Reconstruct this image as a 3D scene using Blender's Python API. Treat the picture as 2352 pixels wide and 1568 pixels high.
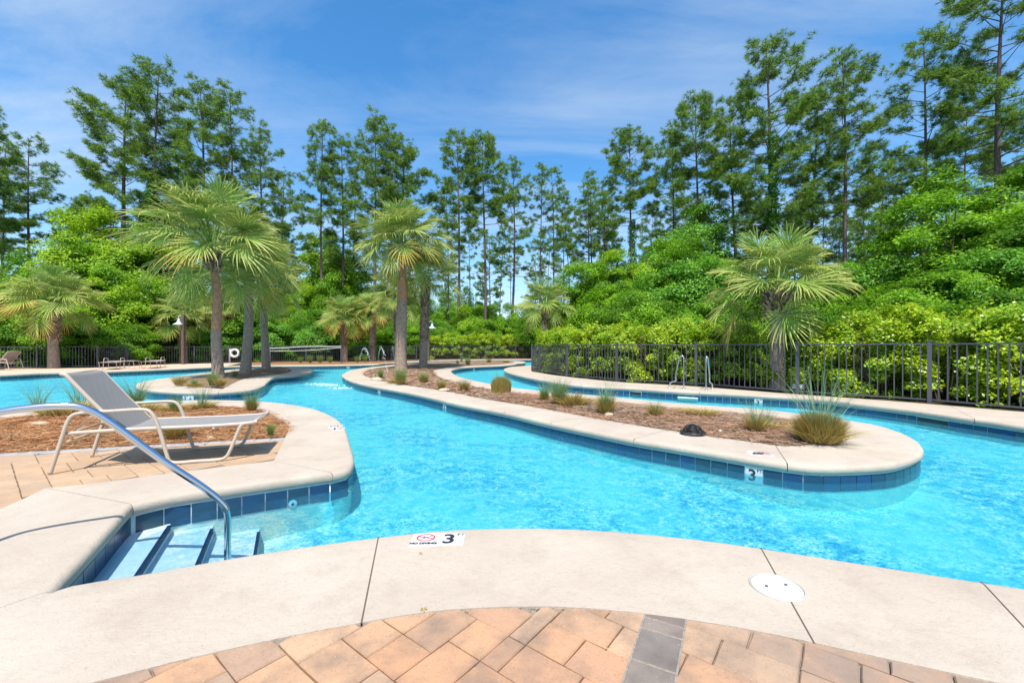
import bpy, math, random
import numpy as np
from mathutils import Vector, Matrix
from mathutils.geometry import delaunay_2d_cdt, tessellate_polygon

for o in list(bpy.data.objects):
    bpy.data.objects.remove(o)
SC = bpy.context.scene
COL = SC.collection
R = math.radians

# ------------------------------------------------------------------ camera, sky, sun, exposure
CAM_H = 1.2
FP = 970.0                       # focal length for a 2352 px wide picture
HORIZON = 795.0
cd = bpy.data.cameras.new('camera')
cam = bpy.data.objects.new('camera', cd)
COL.objects.link(cam)
cam.location = (0, 0, CAM_H)
cam.rotation_euler = (R(90), 0, 0)
cd.sensor_width = 36
cd.lens = 36 * FP / 2352
cd.shift_y = (HORIZON - 784) / 2352
cd.clip_start = .05
cd.clip_end = 2000
SC.camera = cam

world = bpy.data.worlds.new('World')
SC.world = world
world.use_nodes = True
wn, wl = world.node_tree.nodes, world.node_tree.links
wn.clear()
wout = wn.new('ShaderNodeOutputWorld')
wbg = wn.new('ShaderNodeBackground')
wbg.inputs['Strength'].default_value = .14
sky = wn.new('ShaderNodeTexSky')
sky.sky_type = 'NISHITA'
sky.sun_disc = False
sky.sun_elevation = R(64)
sky.sun_rotation = R(180)
sky.air_density = 1.0
sky.dust_density = 1.0
sky.ozone_density = 1.6
whs = wn.new('ShaderNodeHueSaturation')
whs.inputs['Hue'].default_value = .497
whs.inputs['Saturation'].default_value = 1.36
whs.inputs['Value'].default_value = 1.40
wl.new(sky.outputs[0], whs.inputs['Color'])
# thin cirrus: stretched noise on the sky direction projected onto a high flat layer
tc = wn.new('ShaderNodeTexCoord')
sep = wn.new('ShaderNodeSeparateXYZ')
wl.new(tc.outputs['Generated'], sep.inputs[0])
def wmath(op, a, b=None):
    n = wn.new('ShaderNodeMath'); n.operation = op
    for i, s in enumerate((a, b)):
        if s is None: continue
        if isinstance(s, (int, float)): n.inputs[i].default_value = s
        else: wl.new(s, n.inputs[i])
    return n.outputs[0]
zc = wmath('ADD', wmath('MAXIMUM', sep.outputs['Z'], 0.0), .12)
cmb = wn.new('ShaderNodeCombineXYZ')
wl.new(wmath('DIVIDE', sep.outputs['X'], zc), cmb.inputs[0])
wl.new(wmath('DIVIDE', sep.outputs['Y'], zc), cmb.inputs[1])
mp = wn.new('ShaderNodeMapping')
mp.inputs['Rotation'].default_value = (0, 0, R(-18))
mp.inputs['Scale'].default_value = (.55, 1.6, 1)
mp.inputs['Location'].default_value = (3.3, 1.4, 0)
wl.new(cmb.outputs[0], mp.inputs[0])
n1 = wn.new('ShaderNodeTexNoise'); n1.inputs['Scale'].default_value = 1.1
n1.inputs['Detail'].default_value = 9; n1.inputs['Roughness'].default_value = .62
n1.inputs['Distortion'].default_value = .5
wl.new(mp.outputs[0], n1.inputs['Vector'])
n2 = wn.new('ShaderNodeTexNoise'); n2.inputs['Scale'].default_value = .5
n2.inputs['Detail'].default_value = 3
wl.new(cmb.outputs[0], n2.inputs['Vector'])
cr = wn.new('ShaderNodeValToRGB')
cr.color_ramp.elements[0].position = .40; cr.color_ramp.elements[0].color = (0, 0, 0, 1)
cr.color_ramp.elements[1].position = .80; cr.color_ramp.elements[1].color = (1, 1, 1, 1)
wl.new(n1.outputs[0], cr.inputs[0])
cr2 = wn.new('ShaderNodeValToRGB')
cr2.color_ramp.elements[0].position = .35; cr2.color_ramp.elements[0].color = (.25, .25, .25, 1)
cr2.color_ramp.elements[1].position = .62
wl.new(n2.outputs[0], cr2.inputs[0])
cf = wmath('MULTIPLY', wmath('MULTIPLY', cr.outputs[0], cr2.outputs[0]), 1.0)
wmix = wn.new('ShaderNodeMixRGB')
wmix.inputs[2].default_value = (3.9, 4.7, 5.6, 1)
wl.new(cf, wmix.inputs[0]); wl.new(whs.outputs[0], wmix.inputs[1])
wl.new(wmix.outputs[0], wbg.inputs['Color'])
wl.new(wbg.outputs[0], wout.inputs['Surface'])

sd = bpy.data.lights.new('sun', 'SUN')
sun = bpy.data.objects.new('sun', sd)
COL.objects.link(sun)
sd.energy = 5.0
sd.angle = R(.53)
sd.color = (1.0, .955, .88)
sun.rotation_euler = (R(25.6), R(-1.5), 0)
sun.location = (0, -10, 20)

SC.view_settings.view_transform = 'Standard'
SC.view_settings.look = 'None'
SC.view_settings.exposure = .35
SC.view_settings.gamma = 1
SC.view_settings.use_curve_mapping = False
SC.cycles.max_bounces = 8
SC.cycles.transparent_max_bounces = 12
SC.cycles.caustics_reflective = False
SC.cycles.caustics_refractive = False

# ------------------------------------------------------------------ helpers
def tag(o, label=None, cat=None, group=None, kind=None):
    for k, v in (('label', label), ('category', cat), ('group', group), ('kind', kind)):
        if v: o[k] = v
    return o

def at(u, v, z=0.0):
    Y = FP * (CAM_H - z) / (v - HORIZON)
    return ((u - 1176) / FP * Y, Y)

def xat(u, Y): return (u - 1176) / FP * Y
def zat(v, Y): return CAM_H - (v - HORIZON) * Y / FP

def empty(name, loc=(0, 0, 0), rz=0, label=None, cat=None, group=None, kind=None):
    o = bpy.data.objects.new(name, None)
    COL.objects.link(o)
    o.location = loc; o.rotation_euler = (0, 0, rz)
    o.empty_display_size = .1
    return tag(o, label, cat, group, kind)

def link(name, me, parent=None, mat=None):
    if mat is not None and not me.materials: me.materials.append(mat)
    o = bpy.data.objects.new(name, me)
    COL.objects.link(o)
    if parent is not None: o.parent = parent
    return o

def copy_tree(o, parent=None):
    c = o.copy(); COL.objects.link(c); c.parent = parent
    for ch in o.children: copy_tree(ch, c)
    return c

def np_mesh(name, V, F, smooth=False):
    """V (n,3); F (m,k) all faces with k corners"""
    V = np.asarray(V, dtype=np.float32); F = np.asarray(F, dtype=np.int32)
    me = bpy.data.meshes.new(name)
    me.vertices.add(len(V)); me.vertices.foreach_set('co', V.ravel())
    k = F.shape[1]
    me.loops.add(F.size); me.loops.foreach_set('vertex_index', F.ravel())
    me.polygons.add(len(F))
    me.polygons.foreach_set('loop_start', np.arange(0, F.size, k, dtype=np.int32))
    try: me.polygons.foreach_set('loop_total', np.full(len(F), k, dtype=np.int32))
    except Exception: pass
    me.update(calc_edges=True)
    if smooth: me.polygons.foreach_set('use_smooth', np.ones(len(F), dtype=bool))
    return me

class MB:
    def __init__(s): s.v = []; s.f = []; s.m = []; s.sm = []
    def add(s, vs, fs, m=0, smooth=False):
        b = len(s.v); s.v += [tuple(p) for p in vs]
        for f in fs: s.f.append(tuple(b + i for i in f)); s.m.append(m); s.sm.append(smooth)
    def box(s, c, d, rz=0, m=0, bev=0):
        x, y, z = d[0] / 2, d[1] / 2, d[2] / 2
        b = min(bev, x * .9, y * .9, z * .9)
        ca, sa = math.cos(rz), math.sin(rz)
        def tr(p): return (c[0] + p[0] * ca - p[1] * sa, c[1] + p[0] * sa + p[1] * ca, c[2] + p[2])
        if b <= 0:
            vs = [tr((sx * x, sy * y, sz * z)) for sz in (-1, 1) for sx, sy in ((-1, -1), (1, -1), (1, 1), (-1, 1))]
            s.add(vs, [(3, 2, 1, 0), (4, 5, 6, 7), (0, 1, 5, 4), (1, 2, 6, 5), (2, 3, 7, 6), (3, 0, 4, 7)], m)
        else:
            rings = [(x - b, y - b, -z), (x, y, -z + b), (x, y, z - b), (x - b, y - b, z)]
            vs = []
            for rx, ry, rz_ in rings:
                vs += [tr((sx * rx, sy * ry, rz_)) for sx, sy in ((-1, -1), (1, -1), (1, 1), (-1, 1))]
            fs = [(3, 2, 1, 0), (12, 13, 14, 15)]
            for k in range(3):
                for i in range(4):
                    j = (i + 1) % 4
                    fs.append((k * 4 + i, k * 4 + j, k * 4 + 4 + j, k * 4 + 4 + i))
            s.add(vs, fs, m)
    def tube(s, pts, r, n=8, m=0, cap=True, sx=1.0):
        """r number or list; sx flattens the section along the second axis"""
        P = [Vector(p) for p in pts]
        rs = r if isinstance(r, (list, tuple)) else [r] * len(P)
        up = Vector((0, 0, 1)); vs = []; prev = None
        for i, p in enumerate(P):
            t = (P[min(i + 1, len(P) - 1)] - P[max(i - 1, 0)])
            t = t.normalized() if t.length > 1e-9 else Vector((0, 0, 1))
            if prev is None:
                a = t.cross(up if abs(t.z) < .95 else Vector((1, 0, 0))).normalized()
            else:
                a = (prev - t * prev.dot(t)).normalized()
            prev = a; b = t.cross(a)
            for k in range(n):
                q = 2 * math.pi * k / n
                vs.append(p + a * (math.cos(q) * rs[i]) + b * (math.sin(q) * rs[i] * sx))
        fs = []
        for i in range(len(P) - 1):
            for k in range(n):
                k2 = (k + 1) % n
                fs.append((i * n + k, i * n + k2, (i + 1) * n + k2, (i + 1) * n + k))
        s.add(vs, fs, m, True)
        if cap:
            b0 = len(s.v) - len(vs)
            s.f.append(tuple(b0 + k for k in reversed(range(n)))); s.m.append(m); s.sm.append(False)
            s.f.append(tuple(b0 + (len(P) - 1) * n + k for k in range(n))); s.m.append(m); s.sm.append(False)
    def lathe(s, prof, c=(0, 0, 0), n=24, m=0, smooth=True):
        vs = []
        for r, z in prof:
            for k in range(n):
                q = 2 * math.pi * k / n
                vs.append((c[0] + r * math.cos(q), c[1] + r * math.sin(q), c[2] + z))
        fs = [(i * n + k, i * n + (k + 1) % n, (i + 1) * n + (k + 1) % n, (i + 1) * n + k) for i in range(len(prof) - 1) for k in range(n)]
        s.add(vs, fs, m, smooth)
    def mesh(s, name, mats=()):
        me = bpy.data.meshes.new(name)
        me.from_pydata(s.v, [], s.f)
        if mats:
            for mt in (mats if isinstance(mats, (list, tuple)) else [mats]): me.materials.append(mt)
        me.polygons.foreach_set('material_index', s.m)
        me.polygons.foreach_set('use_smooth', s.sm)
        me.update()
        return me
    def build(s, name, mats, parent=None): return link(name, s.mesh(name, mats), parent)

def catmull(P, per=6, closed=False):
    P = [tuple(p) for p in P]; n = len(P); out = []
    rng = range(n if closed else n - 1)
    for i in rng:
        if closed: a, b, c, d = P[(i - 1) % n], P[i], P[(i + 1) % n], P[(i + 2) % n]
        else: a, b, c, d = P[max(i - 1, 0)], P[i], P[i + 1], P[min(i + 2, n - 1)]
        k = per[i] if isinstance(per, list) else per
        # centripetal parametrisation keeps uneven spacing from overshooting
        def dt(p, q): return max(math.sqrt(math.dist(p, q)), 1e-4)
        t0 = 0; t1 = t0 + dt(a, b); t2 = t1 + dt(b, c); t3 = t2 + dt(c, d)
        for j in range(k):
            t = t1 + (t2 - t1) * j / k
            def L(p, q, s0, s1): return tuple(x * (s1 - t) / (s1 - s0) + y * (t - s0) / (s1 - s0) for x, y in zip(p, q))
            A1, A2, A3 = L(a, b, t0, t1), L(b, c, t1, t2), L(c, d, t2, t3)
            B1, B2 = L(A1, A2, t0, t2), L(A2, A3, t1, t3)
            out.append(L(B1, B2, t1, t2))
    if not closed: out.append(P[-1])
    return out

# ------------------------------------------------------------------ materials
def mat(name, color=(.5, .5, .5), rough=.6, metal=0.0, spec=.5):
    m = bpy.data.materials.new(name); m.use_nodes = True
    b = m.node_tree.nodes['Principled BSDF']
    b.inputs['Base Color'].default_value = (*color, 1)
    b.inputs['Roughness'].default_value = rough
    b.inputs['Metallic'].default_value = metal
    b.inputs['Specular IOR Level'].default_value = spec
    return m

class NT:
    """short helper round a node tree"""
    def __init__(s, m):
        s.m = m; s.n = m.node_tree.nodes; s.l = m.node_tree.links
        s.b = s.n.get('Principled BSDF'); s.out = s.n.get('Material Output')
    def set(s, sock, v):
        if isinstance(v, (int, float)): sock.default_value = v
        elif isinstance(v, tuple): sock.default_value = v if len(v) == len(sock.default_value) else (*v, 1)
        else: s.l.new(v, sock)
    def coord(s, kind='Object', scale=None, rot=None):
        t = s.n.new('ShaderNodeTexCoord')
        o = t.outputs[kind]
        if scale or rot:
            m = s.n.new('ShaderNodeMapping')
            if scale: m.inputs['Scale'].default_value = scale
            if rot: m.inputs['Rotation'].default_value = rot
            s.l.new(o, m.inputs[0]); o = m.outputs[0]
        return o
    def geo(s, k): return s.n.new('ShaderNodeNewGeometry').outputs[k]
    def noise(s, vec, scale, detail=4, rough=.55, dist=0):
        t = s.n.new('ShaderNodeTexNoise')
        t.inputs['Scale'].default_value = scale; t.inputs['Detail'].default_value = detail
        t.inputs['Roughness'].default_value = rough; t.inputs['Distortion'].default_value = dist
        if vec is not None: s.l.new(vec, t.inputs['Vector'])
        return t.outputs[0]
    def vor(s, vec, scale, feature='F1', out=0, rnd=1):
        t = s.n.new('ShaderNodeTexVoronoi'); t.feature = feature
        t.inputs['Scale'].default_value = scale; t.inputs['Randomness'].default_value = rnd
        if vec is not None: s.l.new(vec, t.inputs['Vector'])
        return t.outputs[out]
    def ramp(s, fac, stops, interp='LINEAR'):
        r = s.n.new('ShaderNodeValToRGB'); e = r.color_ramp.elements
        r.color_ramp.interpolation = interp
        while len(e) < len(stops): e.new(.5)
        for i, (p, c) in enumerate(stops):
            e[i].position = p; e[i].color = (c, c, c, 1) if isinstance(c, (int, float)) else (*c, 1)
        s.set(r.inputs[0], fac)
        return r.outputs[0]
    def mix(s, fac, a, b, mode='MIX'):
        x = s.n.new('ShaderNodeMixRGB'); x.blend_type = mode
        s.set(x.inputs[0], fac); s.set(x.inputs[1], a); s.set(x.inputs[2], b)
        return x.outputs[0]
    def math(s, op, a, b=0.0, c=None):
        x = s.n.new('ShaderNodeMath'); x.operation = op
        s.set(x.inputs[0], a); s.set(x.inputs[1], b)
        if c is not None: s.set(x.inputs[2], c)
        return x.outputs[0]
    def bump(s, h, strength=.3, dist=.01, to=None):
        x = s.n.new('ShaderNodeBump'); x.inputs['Strength'].default_value = strength
        x.inputs['Distance'].default_value = dist
        s.l.new(h, x.inputs['Height'])
        if to is None: s.l.new(x.outputs[0], s.b.inputs['Normal'])
        return x.outputs[0]
    def color(s, c): s.set(s.b.inputs['Base Color'], c)
    def rnd(s): return s.n.new('ShaderNodeObjectInfo').outputs['Random']
    def translucent(s, col, amount):
        t = s.n.new('ShaderNodeBsdfTranslucent'); s.set(t.inputs[0], col)
        mx = s.n.new('ShaderNodeMixShader'); mx.inputs[0].default_value = amount
        s.l.new(s.b.outputs[0], mx.inputs[1]); s.l.new(t.outputs[0], mx.inputs[2])
        s.l.new(mx.outputs[0], s.out.inputs['Surface'])

M = {}
def concrete(name, c1, c2, spot):
    m = mat(name, c1, .85, spec=.3); t = NT(m)
    co = t.geo('Position')
    a = t.noise(co, 1.1, 5, .6)
    col = t.mix(t.ramp(a, [(.35, 0.0), (.68, 1.0)]), c1, c2)
    sp = t.ramp(t.noise(co, 55, 2, .6), [(.60, 0.0), (.72, 1.0)])
    col = t.mix(t.math('MULTIPLY', sp, .35), col, spot)
    st = t.ramp(t.noise(co, 3.2, 7, .75), [(.50, 0.0), (.70, 1.0)])
    col = t.mix(t.math('MULTIPLY', st, .30), col, spot)
    pit = t.ramp(t.vor(co, 38), [(.05, 1.0), (.16, 0.0)])
    col = t.mix(t.math('MULTIPLY', pit, t.ramp(t.noise(co, 5, 3), [(.50, 0.0), (.62, .8)])), col, spot)
    t.color(col)
    h = t.mix(.4, t.ramp(t.noise(co, 20, 7, .75, .6), [(.35, 0.0), (.65, 1.0)]), t.noise(co, 120, 3, .6))
    t.bump(h, .45, .010)
    return m
M['concrete'] = concrete('concrete', (.432, .357, .284), (.50, .430, .345), (.27, .205, .15))
M['concrete_rough'] = M['concrete']

m = mat('joint_sand', (.20, .15, .11), .95); t = NT(m)
t.color(t.mix(t.noise(t.geo('Position'), 90, 3), (.10, .07, .05), (.42, .36, .29))); M['joint'] = m

M['joint_fill'] = mat('joint_fill', (.13, .095, .07), .95)

def plaster(name, c1, c2):
    m = mat(name, c1, .6, spec=.2); t = NT(m); co = t.geo('Position')
    t.color(t.mix(t.noise(co, 1.3, 4), c1, c2))
    return m
M['plaster'] = plaster('pool_plaster', (.56, .65, .565), (.62, .71, .60))
M['step_plaster'] = plaster('step_plaster', (.62, .66, .70), (.68, .71, .73))
M['grout'] = mat('grout', (.62, .72, .74), .7)

m = mat('blue_tile', (.02, .09, .25), .28, spec=.4); t = NT(m)
r = t.rnd(); co = t.coord('Object')
sh = t.n.new('ShaderNodeVectorMath'); sh.operation = 'ADD'
cx = t.n.new('ShaderNodeCombineXYZ'); t.l.new(t.math('MULTIPLY', r, 37.0), cx.inputs[0])
t.l.new(co, sh.inputs[0]); t.l.new(cx.outputs[0], sh.inputs[1])
mpn = t.n.new('ShaderNodeMapping'); mpn.inputs['Scale'].default_value = (1, 1, 3)
t.l.new(sh.outputs[0], mpn.inputs[0])
base = t.ramp(r, [(0.0, (.012, .050, .105)), (.35, (.012, .075, .19)), (.6, (.022, .070, .095)), (1.0, (.010, .055, .19))])
t.color(t.mix(t.ramp(t.noise(mpn.outputs[0], 9, 5, .65), [(.35, 0.0), (.7, .75)]), base, (.02, .05, .065)))
M['tile'] = m
m = mat('trim_tile', (.003, .008, .06), .6, spec=.1); M['trim'] = m

# water: clear surface that lets the sun through; caustic flecks are painted as noise into its tint
m = bpy.data.materials.new('pool_water'); m.use_nodes = True; t = NT(m); t.n.remove(t.b)
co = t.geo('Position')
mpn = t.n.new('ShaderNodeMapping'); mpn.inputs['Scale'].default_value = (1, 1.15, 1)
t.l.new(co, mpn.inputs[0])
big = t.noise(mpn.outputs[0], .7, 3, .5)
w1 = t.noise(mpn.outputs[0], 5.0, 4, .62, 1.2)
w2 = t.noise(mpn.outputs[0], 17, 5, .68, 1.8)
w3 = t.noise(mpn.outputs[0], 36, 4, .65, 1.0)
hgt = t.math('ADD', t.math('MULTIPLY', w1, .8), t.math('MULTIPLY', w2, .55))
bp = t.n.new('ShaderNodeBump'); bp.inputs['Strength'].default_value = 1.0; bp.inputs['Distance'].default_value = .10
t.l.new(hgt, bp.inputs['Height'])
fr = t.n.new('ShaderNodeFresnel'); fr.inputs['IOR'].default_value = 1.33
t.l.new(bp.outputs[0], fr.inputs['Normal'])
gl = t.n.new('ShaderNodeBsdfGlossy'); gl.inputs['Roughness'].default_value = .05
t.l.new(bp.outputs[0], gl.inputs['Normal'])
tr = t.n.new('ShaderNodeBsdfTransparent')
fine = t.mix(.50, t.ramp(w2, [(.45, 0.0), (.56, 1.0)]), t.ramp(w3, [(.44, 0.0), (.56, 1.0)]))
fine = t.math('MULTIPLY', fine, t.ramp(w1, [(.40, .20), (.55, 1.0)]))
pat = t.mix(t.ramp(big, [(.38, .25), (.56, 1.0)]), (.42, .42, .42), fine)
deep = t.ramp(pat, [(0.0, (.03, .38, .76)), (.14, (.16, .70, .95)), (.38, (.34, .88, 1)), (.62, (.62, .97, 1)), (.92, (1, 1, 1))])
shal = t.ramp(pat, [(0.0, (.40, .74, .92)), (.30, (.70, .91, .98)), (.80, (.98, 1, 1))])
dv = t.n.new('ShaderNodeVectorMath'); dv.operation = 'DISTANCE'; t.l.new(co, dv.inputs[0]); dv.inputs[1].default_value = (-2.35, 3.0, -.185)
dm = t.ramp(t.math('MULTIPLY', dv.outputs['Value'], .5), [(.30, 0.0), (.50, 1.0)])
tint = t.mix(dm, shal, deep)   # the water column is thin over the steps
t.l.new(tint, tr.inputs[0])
df = t.n.new('ShaderNodeBsdfDiffuse'); df.inputs[0].default_value = (.10, .45, .62, 1)
mb_ = t.n.new('ShaderNodeMixShader'); t.l.new(t.math('ADD', t.math('MULTIPLY', dm, .08), .03), mb_.inputs[0])
t.l.new(tr.outputs[0], mb_.inputs[1]); t.l.new(df.outputs[0], mb_.inputs[2])
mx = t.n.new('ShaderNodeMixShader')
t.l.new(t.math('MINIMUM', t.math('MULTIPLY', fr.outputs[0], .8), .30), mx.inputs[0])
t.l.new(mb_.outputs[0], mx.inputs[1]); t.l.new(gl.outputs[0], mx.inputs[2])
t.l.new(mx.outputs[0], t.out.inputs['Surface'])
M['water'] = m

def paver_mat(name, stops, dark, greyx=None):
    m = mat(name, (.5, .35, .22), .85, spec=.25); t = NT(m)
    r = t.rnd(); co = t.geo('Position')
    base = t.ramp(r, stops)
    base = t.mix(t.math('MULTIPLY', t.ramp(t.noise(co, 4.5, 5, .6), [(.42, 0.0), (.66, 1.0)]), .75), base, dark)
    base = t.mix(t.math('MULTIPLY', t.ramp(t.noise(co, 120, 2), [(.56, 0.0), (.68, 1.0)]), .35), base, (.20, .12, .07))
    base = t.mix(t.math('MULTIPLY', t.ramp(t.noise(co, 75, 1), [(.72, 0.0), (.78, 1.0)]), .25), base, (.72, .62, .50))
    if greyx:                                             # weathered greyer stones towards one side of the terrace
        sx_ = t.n.new('ShaderNodeSeparateXYZ'); t.l.new(co, sx_.inputs[0])
        base = t.mix(t.math('MULTIPLY', t.ramp(t.math('MULTIPLY', t.math('SUBTRACT', sx_.outputs[0], greyx - .35), .8), [(0, 0.0), (.8, 1.0)]), t.ramp(t.noise(co, 6, 4), [(.35, .25), (.6, .85)])), base, (.24, .20, .165))
    t.color(base)
    t.bump(t.mix(.5, t.noise(co, 40, 5, .7), t.noise(co, 9, 3)), .5, .008)
    return m
M['paver'] = paver_mat('tan_paver', [(0, (.46, .245, .135)), (.18, (.50, .30, .175)), (.36, (.38, .235, .15)), (.52, (.49, .265, .15)), (.68, (.36, .25, .175)), (.84, (.52, .33, .20)), (1, (.30, .215, .16))], (.22, .155, .115), .95)
M['paver_light'] = paver_mat('pale_paver', [(0, (0.443, 0.286, 0.170)), (.4, (0.484, 0.336, 0.212)), (.8, (0.456, 0.311, 0.194)), (1, (0.401, 0.286, 0.194))], (.36, .25, .17))
M['paver_grey'] = paver_mat('grey_paver', [(0, (.19, .155, .13)), (.3, (.25, .21, .175)), (.6, (.16, .14, .125)), (1, (.27, .235, .20))], (.12, .10, .09))
M['paver_border'] = paver_mat('border_paver', [(0, (0.352, 0.336, 0.320)), (.5, (0.400, 0.384, 0.368)), (1, (0.320, 0.320, 0.328))], (.36, .34, .33))

m = mat('far_paving', (.6, .4, .28), .85); t = NT(m)
co = t.coord('Object')
bt = t.n.new('ShaderNodeTexBrick'); bt.inputs['Scale'].default_value = 2.6
bt.inputs['Color1'].default_value = (.66, .46, .31, 1); bt.inputs['Color2'].default_value = (.58, .38, .25, 1)
bt.inputs['Mortar'].default_value = (.30, .20, .14, 1); bt.inputs['Mortar Size'].default_value = .012
t.l.new(co, bt.inputs['Vector'])
t.color(t.mix(t.noise(co, 2.0, 4), bt.outputs[0], (.60, .43, .31))); M['far_paving'] = m

def dirt(name, c1, c2, c3):
    m = mat(name, c1, .95, spec=.1); t = NT(m); co = t.geo('Position')
    a = t.mix(t.ramp(t.noise(co, 30, 6, .7), [(.35, 0.0), (.65, 1.0)]), c1, c2)
    t.color(t.mix(t.ramp(t.noise(co, 2.4, 4), [(.45, 0.0), (.65, .7)]), a, c3))
    t.bump(t.noise(co, 60, 6, .7), 1, .02)
    return m
M['straw_ground'] = dirt('straw_ground', (.12, .05, .02), (.42, .22, .10), (.30, .17, .08))
M['mulch_ground'] = dirt('mulch_ground', (.09, .055, .035), (.34, .24, .165), (.24, .155, .10))
M['soil'] = dirt('soil', (.035, .03, .018), (.09, .075, .04), (.05, .07, .02))

def isl(name, stops, rough=.7, trans=0, nscale=.35, spec=.3, var=None):
    """colour varies from piece to piece of one mesh, and slowly through space"""
    m = mat(name, stops[0][1], rough, spec=spec); t = NT(m)
    r = t.geo('Random Per Island')
    c = t.ramp(r, stops)
    if var:
        c = t.mix(t.ramp(t.noise(t.geo('Position'), nscale, 3), [(.4, 0.0), (.6, var[1])]), c, var[0])
    t.color(c)
    if trans: t.translucent(c, trans)
    return m
M['needle_straw'] = isl('pine_straw_orange', [(0, (0.164, 0.059, 0.021)), (.3, (0.377, 0.155, 0.056)), (.7, (0.476, 0.222, 0.091)), (1, (0.574, 0.340, 0.175))], .8, var=((.34, .24, .12), .35), nscale=.9)
M['needle_mulch'] = isl('pine_straw_brown', [(0, (0.123, 0.077, 0.050)), (.4, (0.299, 0.198, 0.134)), (.8, (0.405, 0.267, 0.176)), (1, (0.510, 0.396, 0.302))], .8, var=((.44, .22, .11), .5), nscale=.8)
M['leaf'] = isl('broad_leaf', [(0, (0.115, 0.273, 0.009)), (.5, (0.230, 0.472, 0.013)), (1, (0.383, 0.645, 0.028))], .5, .42, var=((.045, .15, .012), .7), nscale=.7)
M['leaf_yellow'] = isl('yellow_green_leaf', [(0, (0.175, 0.321, 0.009)), (.5, (0.322, 0.524, 0.016)), (1, (0.498, 0.667, 0.034))], .5, .42, var=((.11, .30, .012), .5))
M['leaf_dark'] = isl('dark_leaf', [(0, (0.063, 0.194, 0.014)), (.5, (0.126, 0.324, 0.024)), (1, (0.216, 0.470, 0.036))], .45, .3)
M['leaf_hedge'] = isl('hedge_leaf', [(0, (0.153, 0.298, 0.009)), (.45, (0.374, 0.545, 0.013)), (.85, (0.612, 0.713, 0.028)), (1, (0.800, 0.753, 0.110))], .38, .38, var=((.15, .34, .01), .5), nscale=.8, spec=.5)
M['leaf_vine'] = isl('vine_leaf', [(0, (.06, .20, .01)), (1, (.13, .34, .02))], .5, .3)
M['pine_needle'] = isl('pine_needle', [(0, (.07, .165, .025)), (.5, (.20, .36, .042)), (1, (.44, .58, .08))], .55, .34, var=((.075, .17, .024), .65), nscale=1.1)
M['grass_green'] = isl('grass_green', [(0, (.09, .20, .03)), (.6, (.20, .32, .07)), (1, (.40, .42, .15))], .6, .3)
M['grass_dry'] = isl('grass_dry', [(0, (0.208, 0.130, 0.030)), (.4, (0.390, 0.299, 0.075)), (.8, (0.546, 0.390, 0.135)), (1, (0.208, 0.286, 0.045))], .7, .2)
M['grass_wisp'] = isl('grass_wisp', [(0, (.11, .26, .12)), (.6, (.20, .36, .18)), (1, (.42, .46, .22))], .6, .3)

def bark(name, c1, c2, scale, ring=0):
    m = mat(name, c1, .9, spec=.15); t = NT(m)
    co = t.coord('Object', scale)
    a = t.noise(co, 6, 6, .65)
    c = t.mix(t.ramp(a, [(.38, 0.0), (.62, 1.0)]), c1, c2)
    h = a
    if ring:
        wv = t.n.new('ShaderNodeTexWave'); wv.bands_direction = 'Z'
        wv.inputs['Scale'].default_value = ring; wv.inputs['Distortion'].default_value = 1.6
        wv.inputs['Detail'].default_value = 3
        t.l.new(t.coord('Object'), wv.inputs[0])
        c = t.mix(t.ramp(wv.outputs[0], [(0.0, .55), (.35, 0.0)]), c, tuple(x * .35 for x in c1))
        h = t.mix(.5, a, wv.outputs[0])
    t.color(c); t.bump(h, .8, .02)
    return m
M['bark_pine'] = bark('pine_bark', (.085, .065, .058), (.19, .15, .13), (3, 3, .8))
M['bark_palm'] = bark('palm_bark', (.27, .195, .145), (.42, .33, .26), (3, 3, 1), 5)
M['bark_palm_rust'] = bark('palm_bark_rust', (.36, .185, .10), (.56, .32, .20), (3, 3, 1), 5)
M['bark_bush'] = bark('shrub_bark', (.10, .08, .06), (.18, .14, .10), (3, 3, 1))
M['boot'] = isl('palm_boot', [(0, (.16, .10, .065)), (.5, (.30, .21, .14)), (1, (.44, .37, .29))], .85)

def frond_mat(name, base, tip, tipstart):
    m = mat(name, base, .55, spec=.3); t = NT(m)
    at_ = t.n.new('ShaderNodeAttribute'); at_.attribute_name = 'along'
    c = t.mix(t.ramp(t.geo('Random Per Island'), [(0, 0.0), (1, .6)]), base, tuple(min(x * 1.7, .6) for x in base))
    c = t.mix(t.ramp(at_.outputs['Fac'], [(tipstart, 0.0), (1.0, 1.0)]), c, tip)
    c = t.mix(t.math('MULTIPLY', t.rnd(), .35), c, (.26, .34, .08))
    t.color(c); t.translucent(c, .25)
    return m
M['frond'] = frond_mat('palm_frond', (.18, .28, .045), (.60, .56, .16), .32)
M['frond_new'] = frond_mat('palm_frond_new', (.24, .38, .08), (.45, .50, .18), .5)
M['frond_yellow'] = frond_mat('palm_frond_yellow', (.26, .36, .06), (.85, .44, .10), .28)
M['petiole'] = mat('petiole', (.30, .34, .10), .6)

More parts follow.
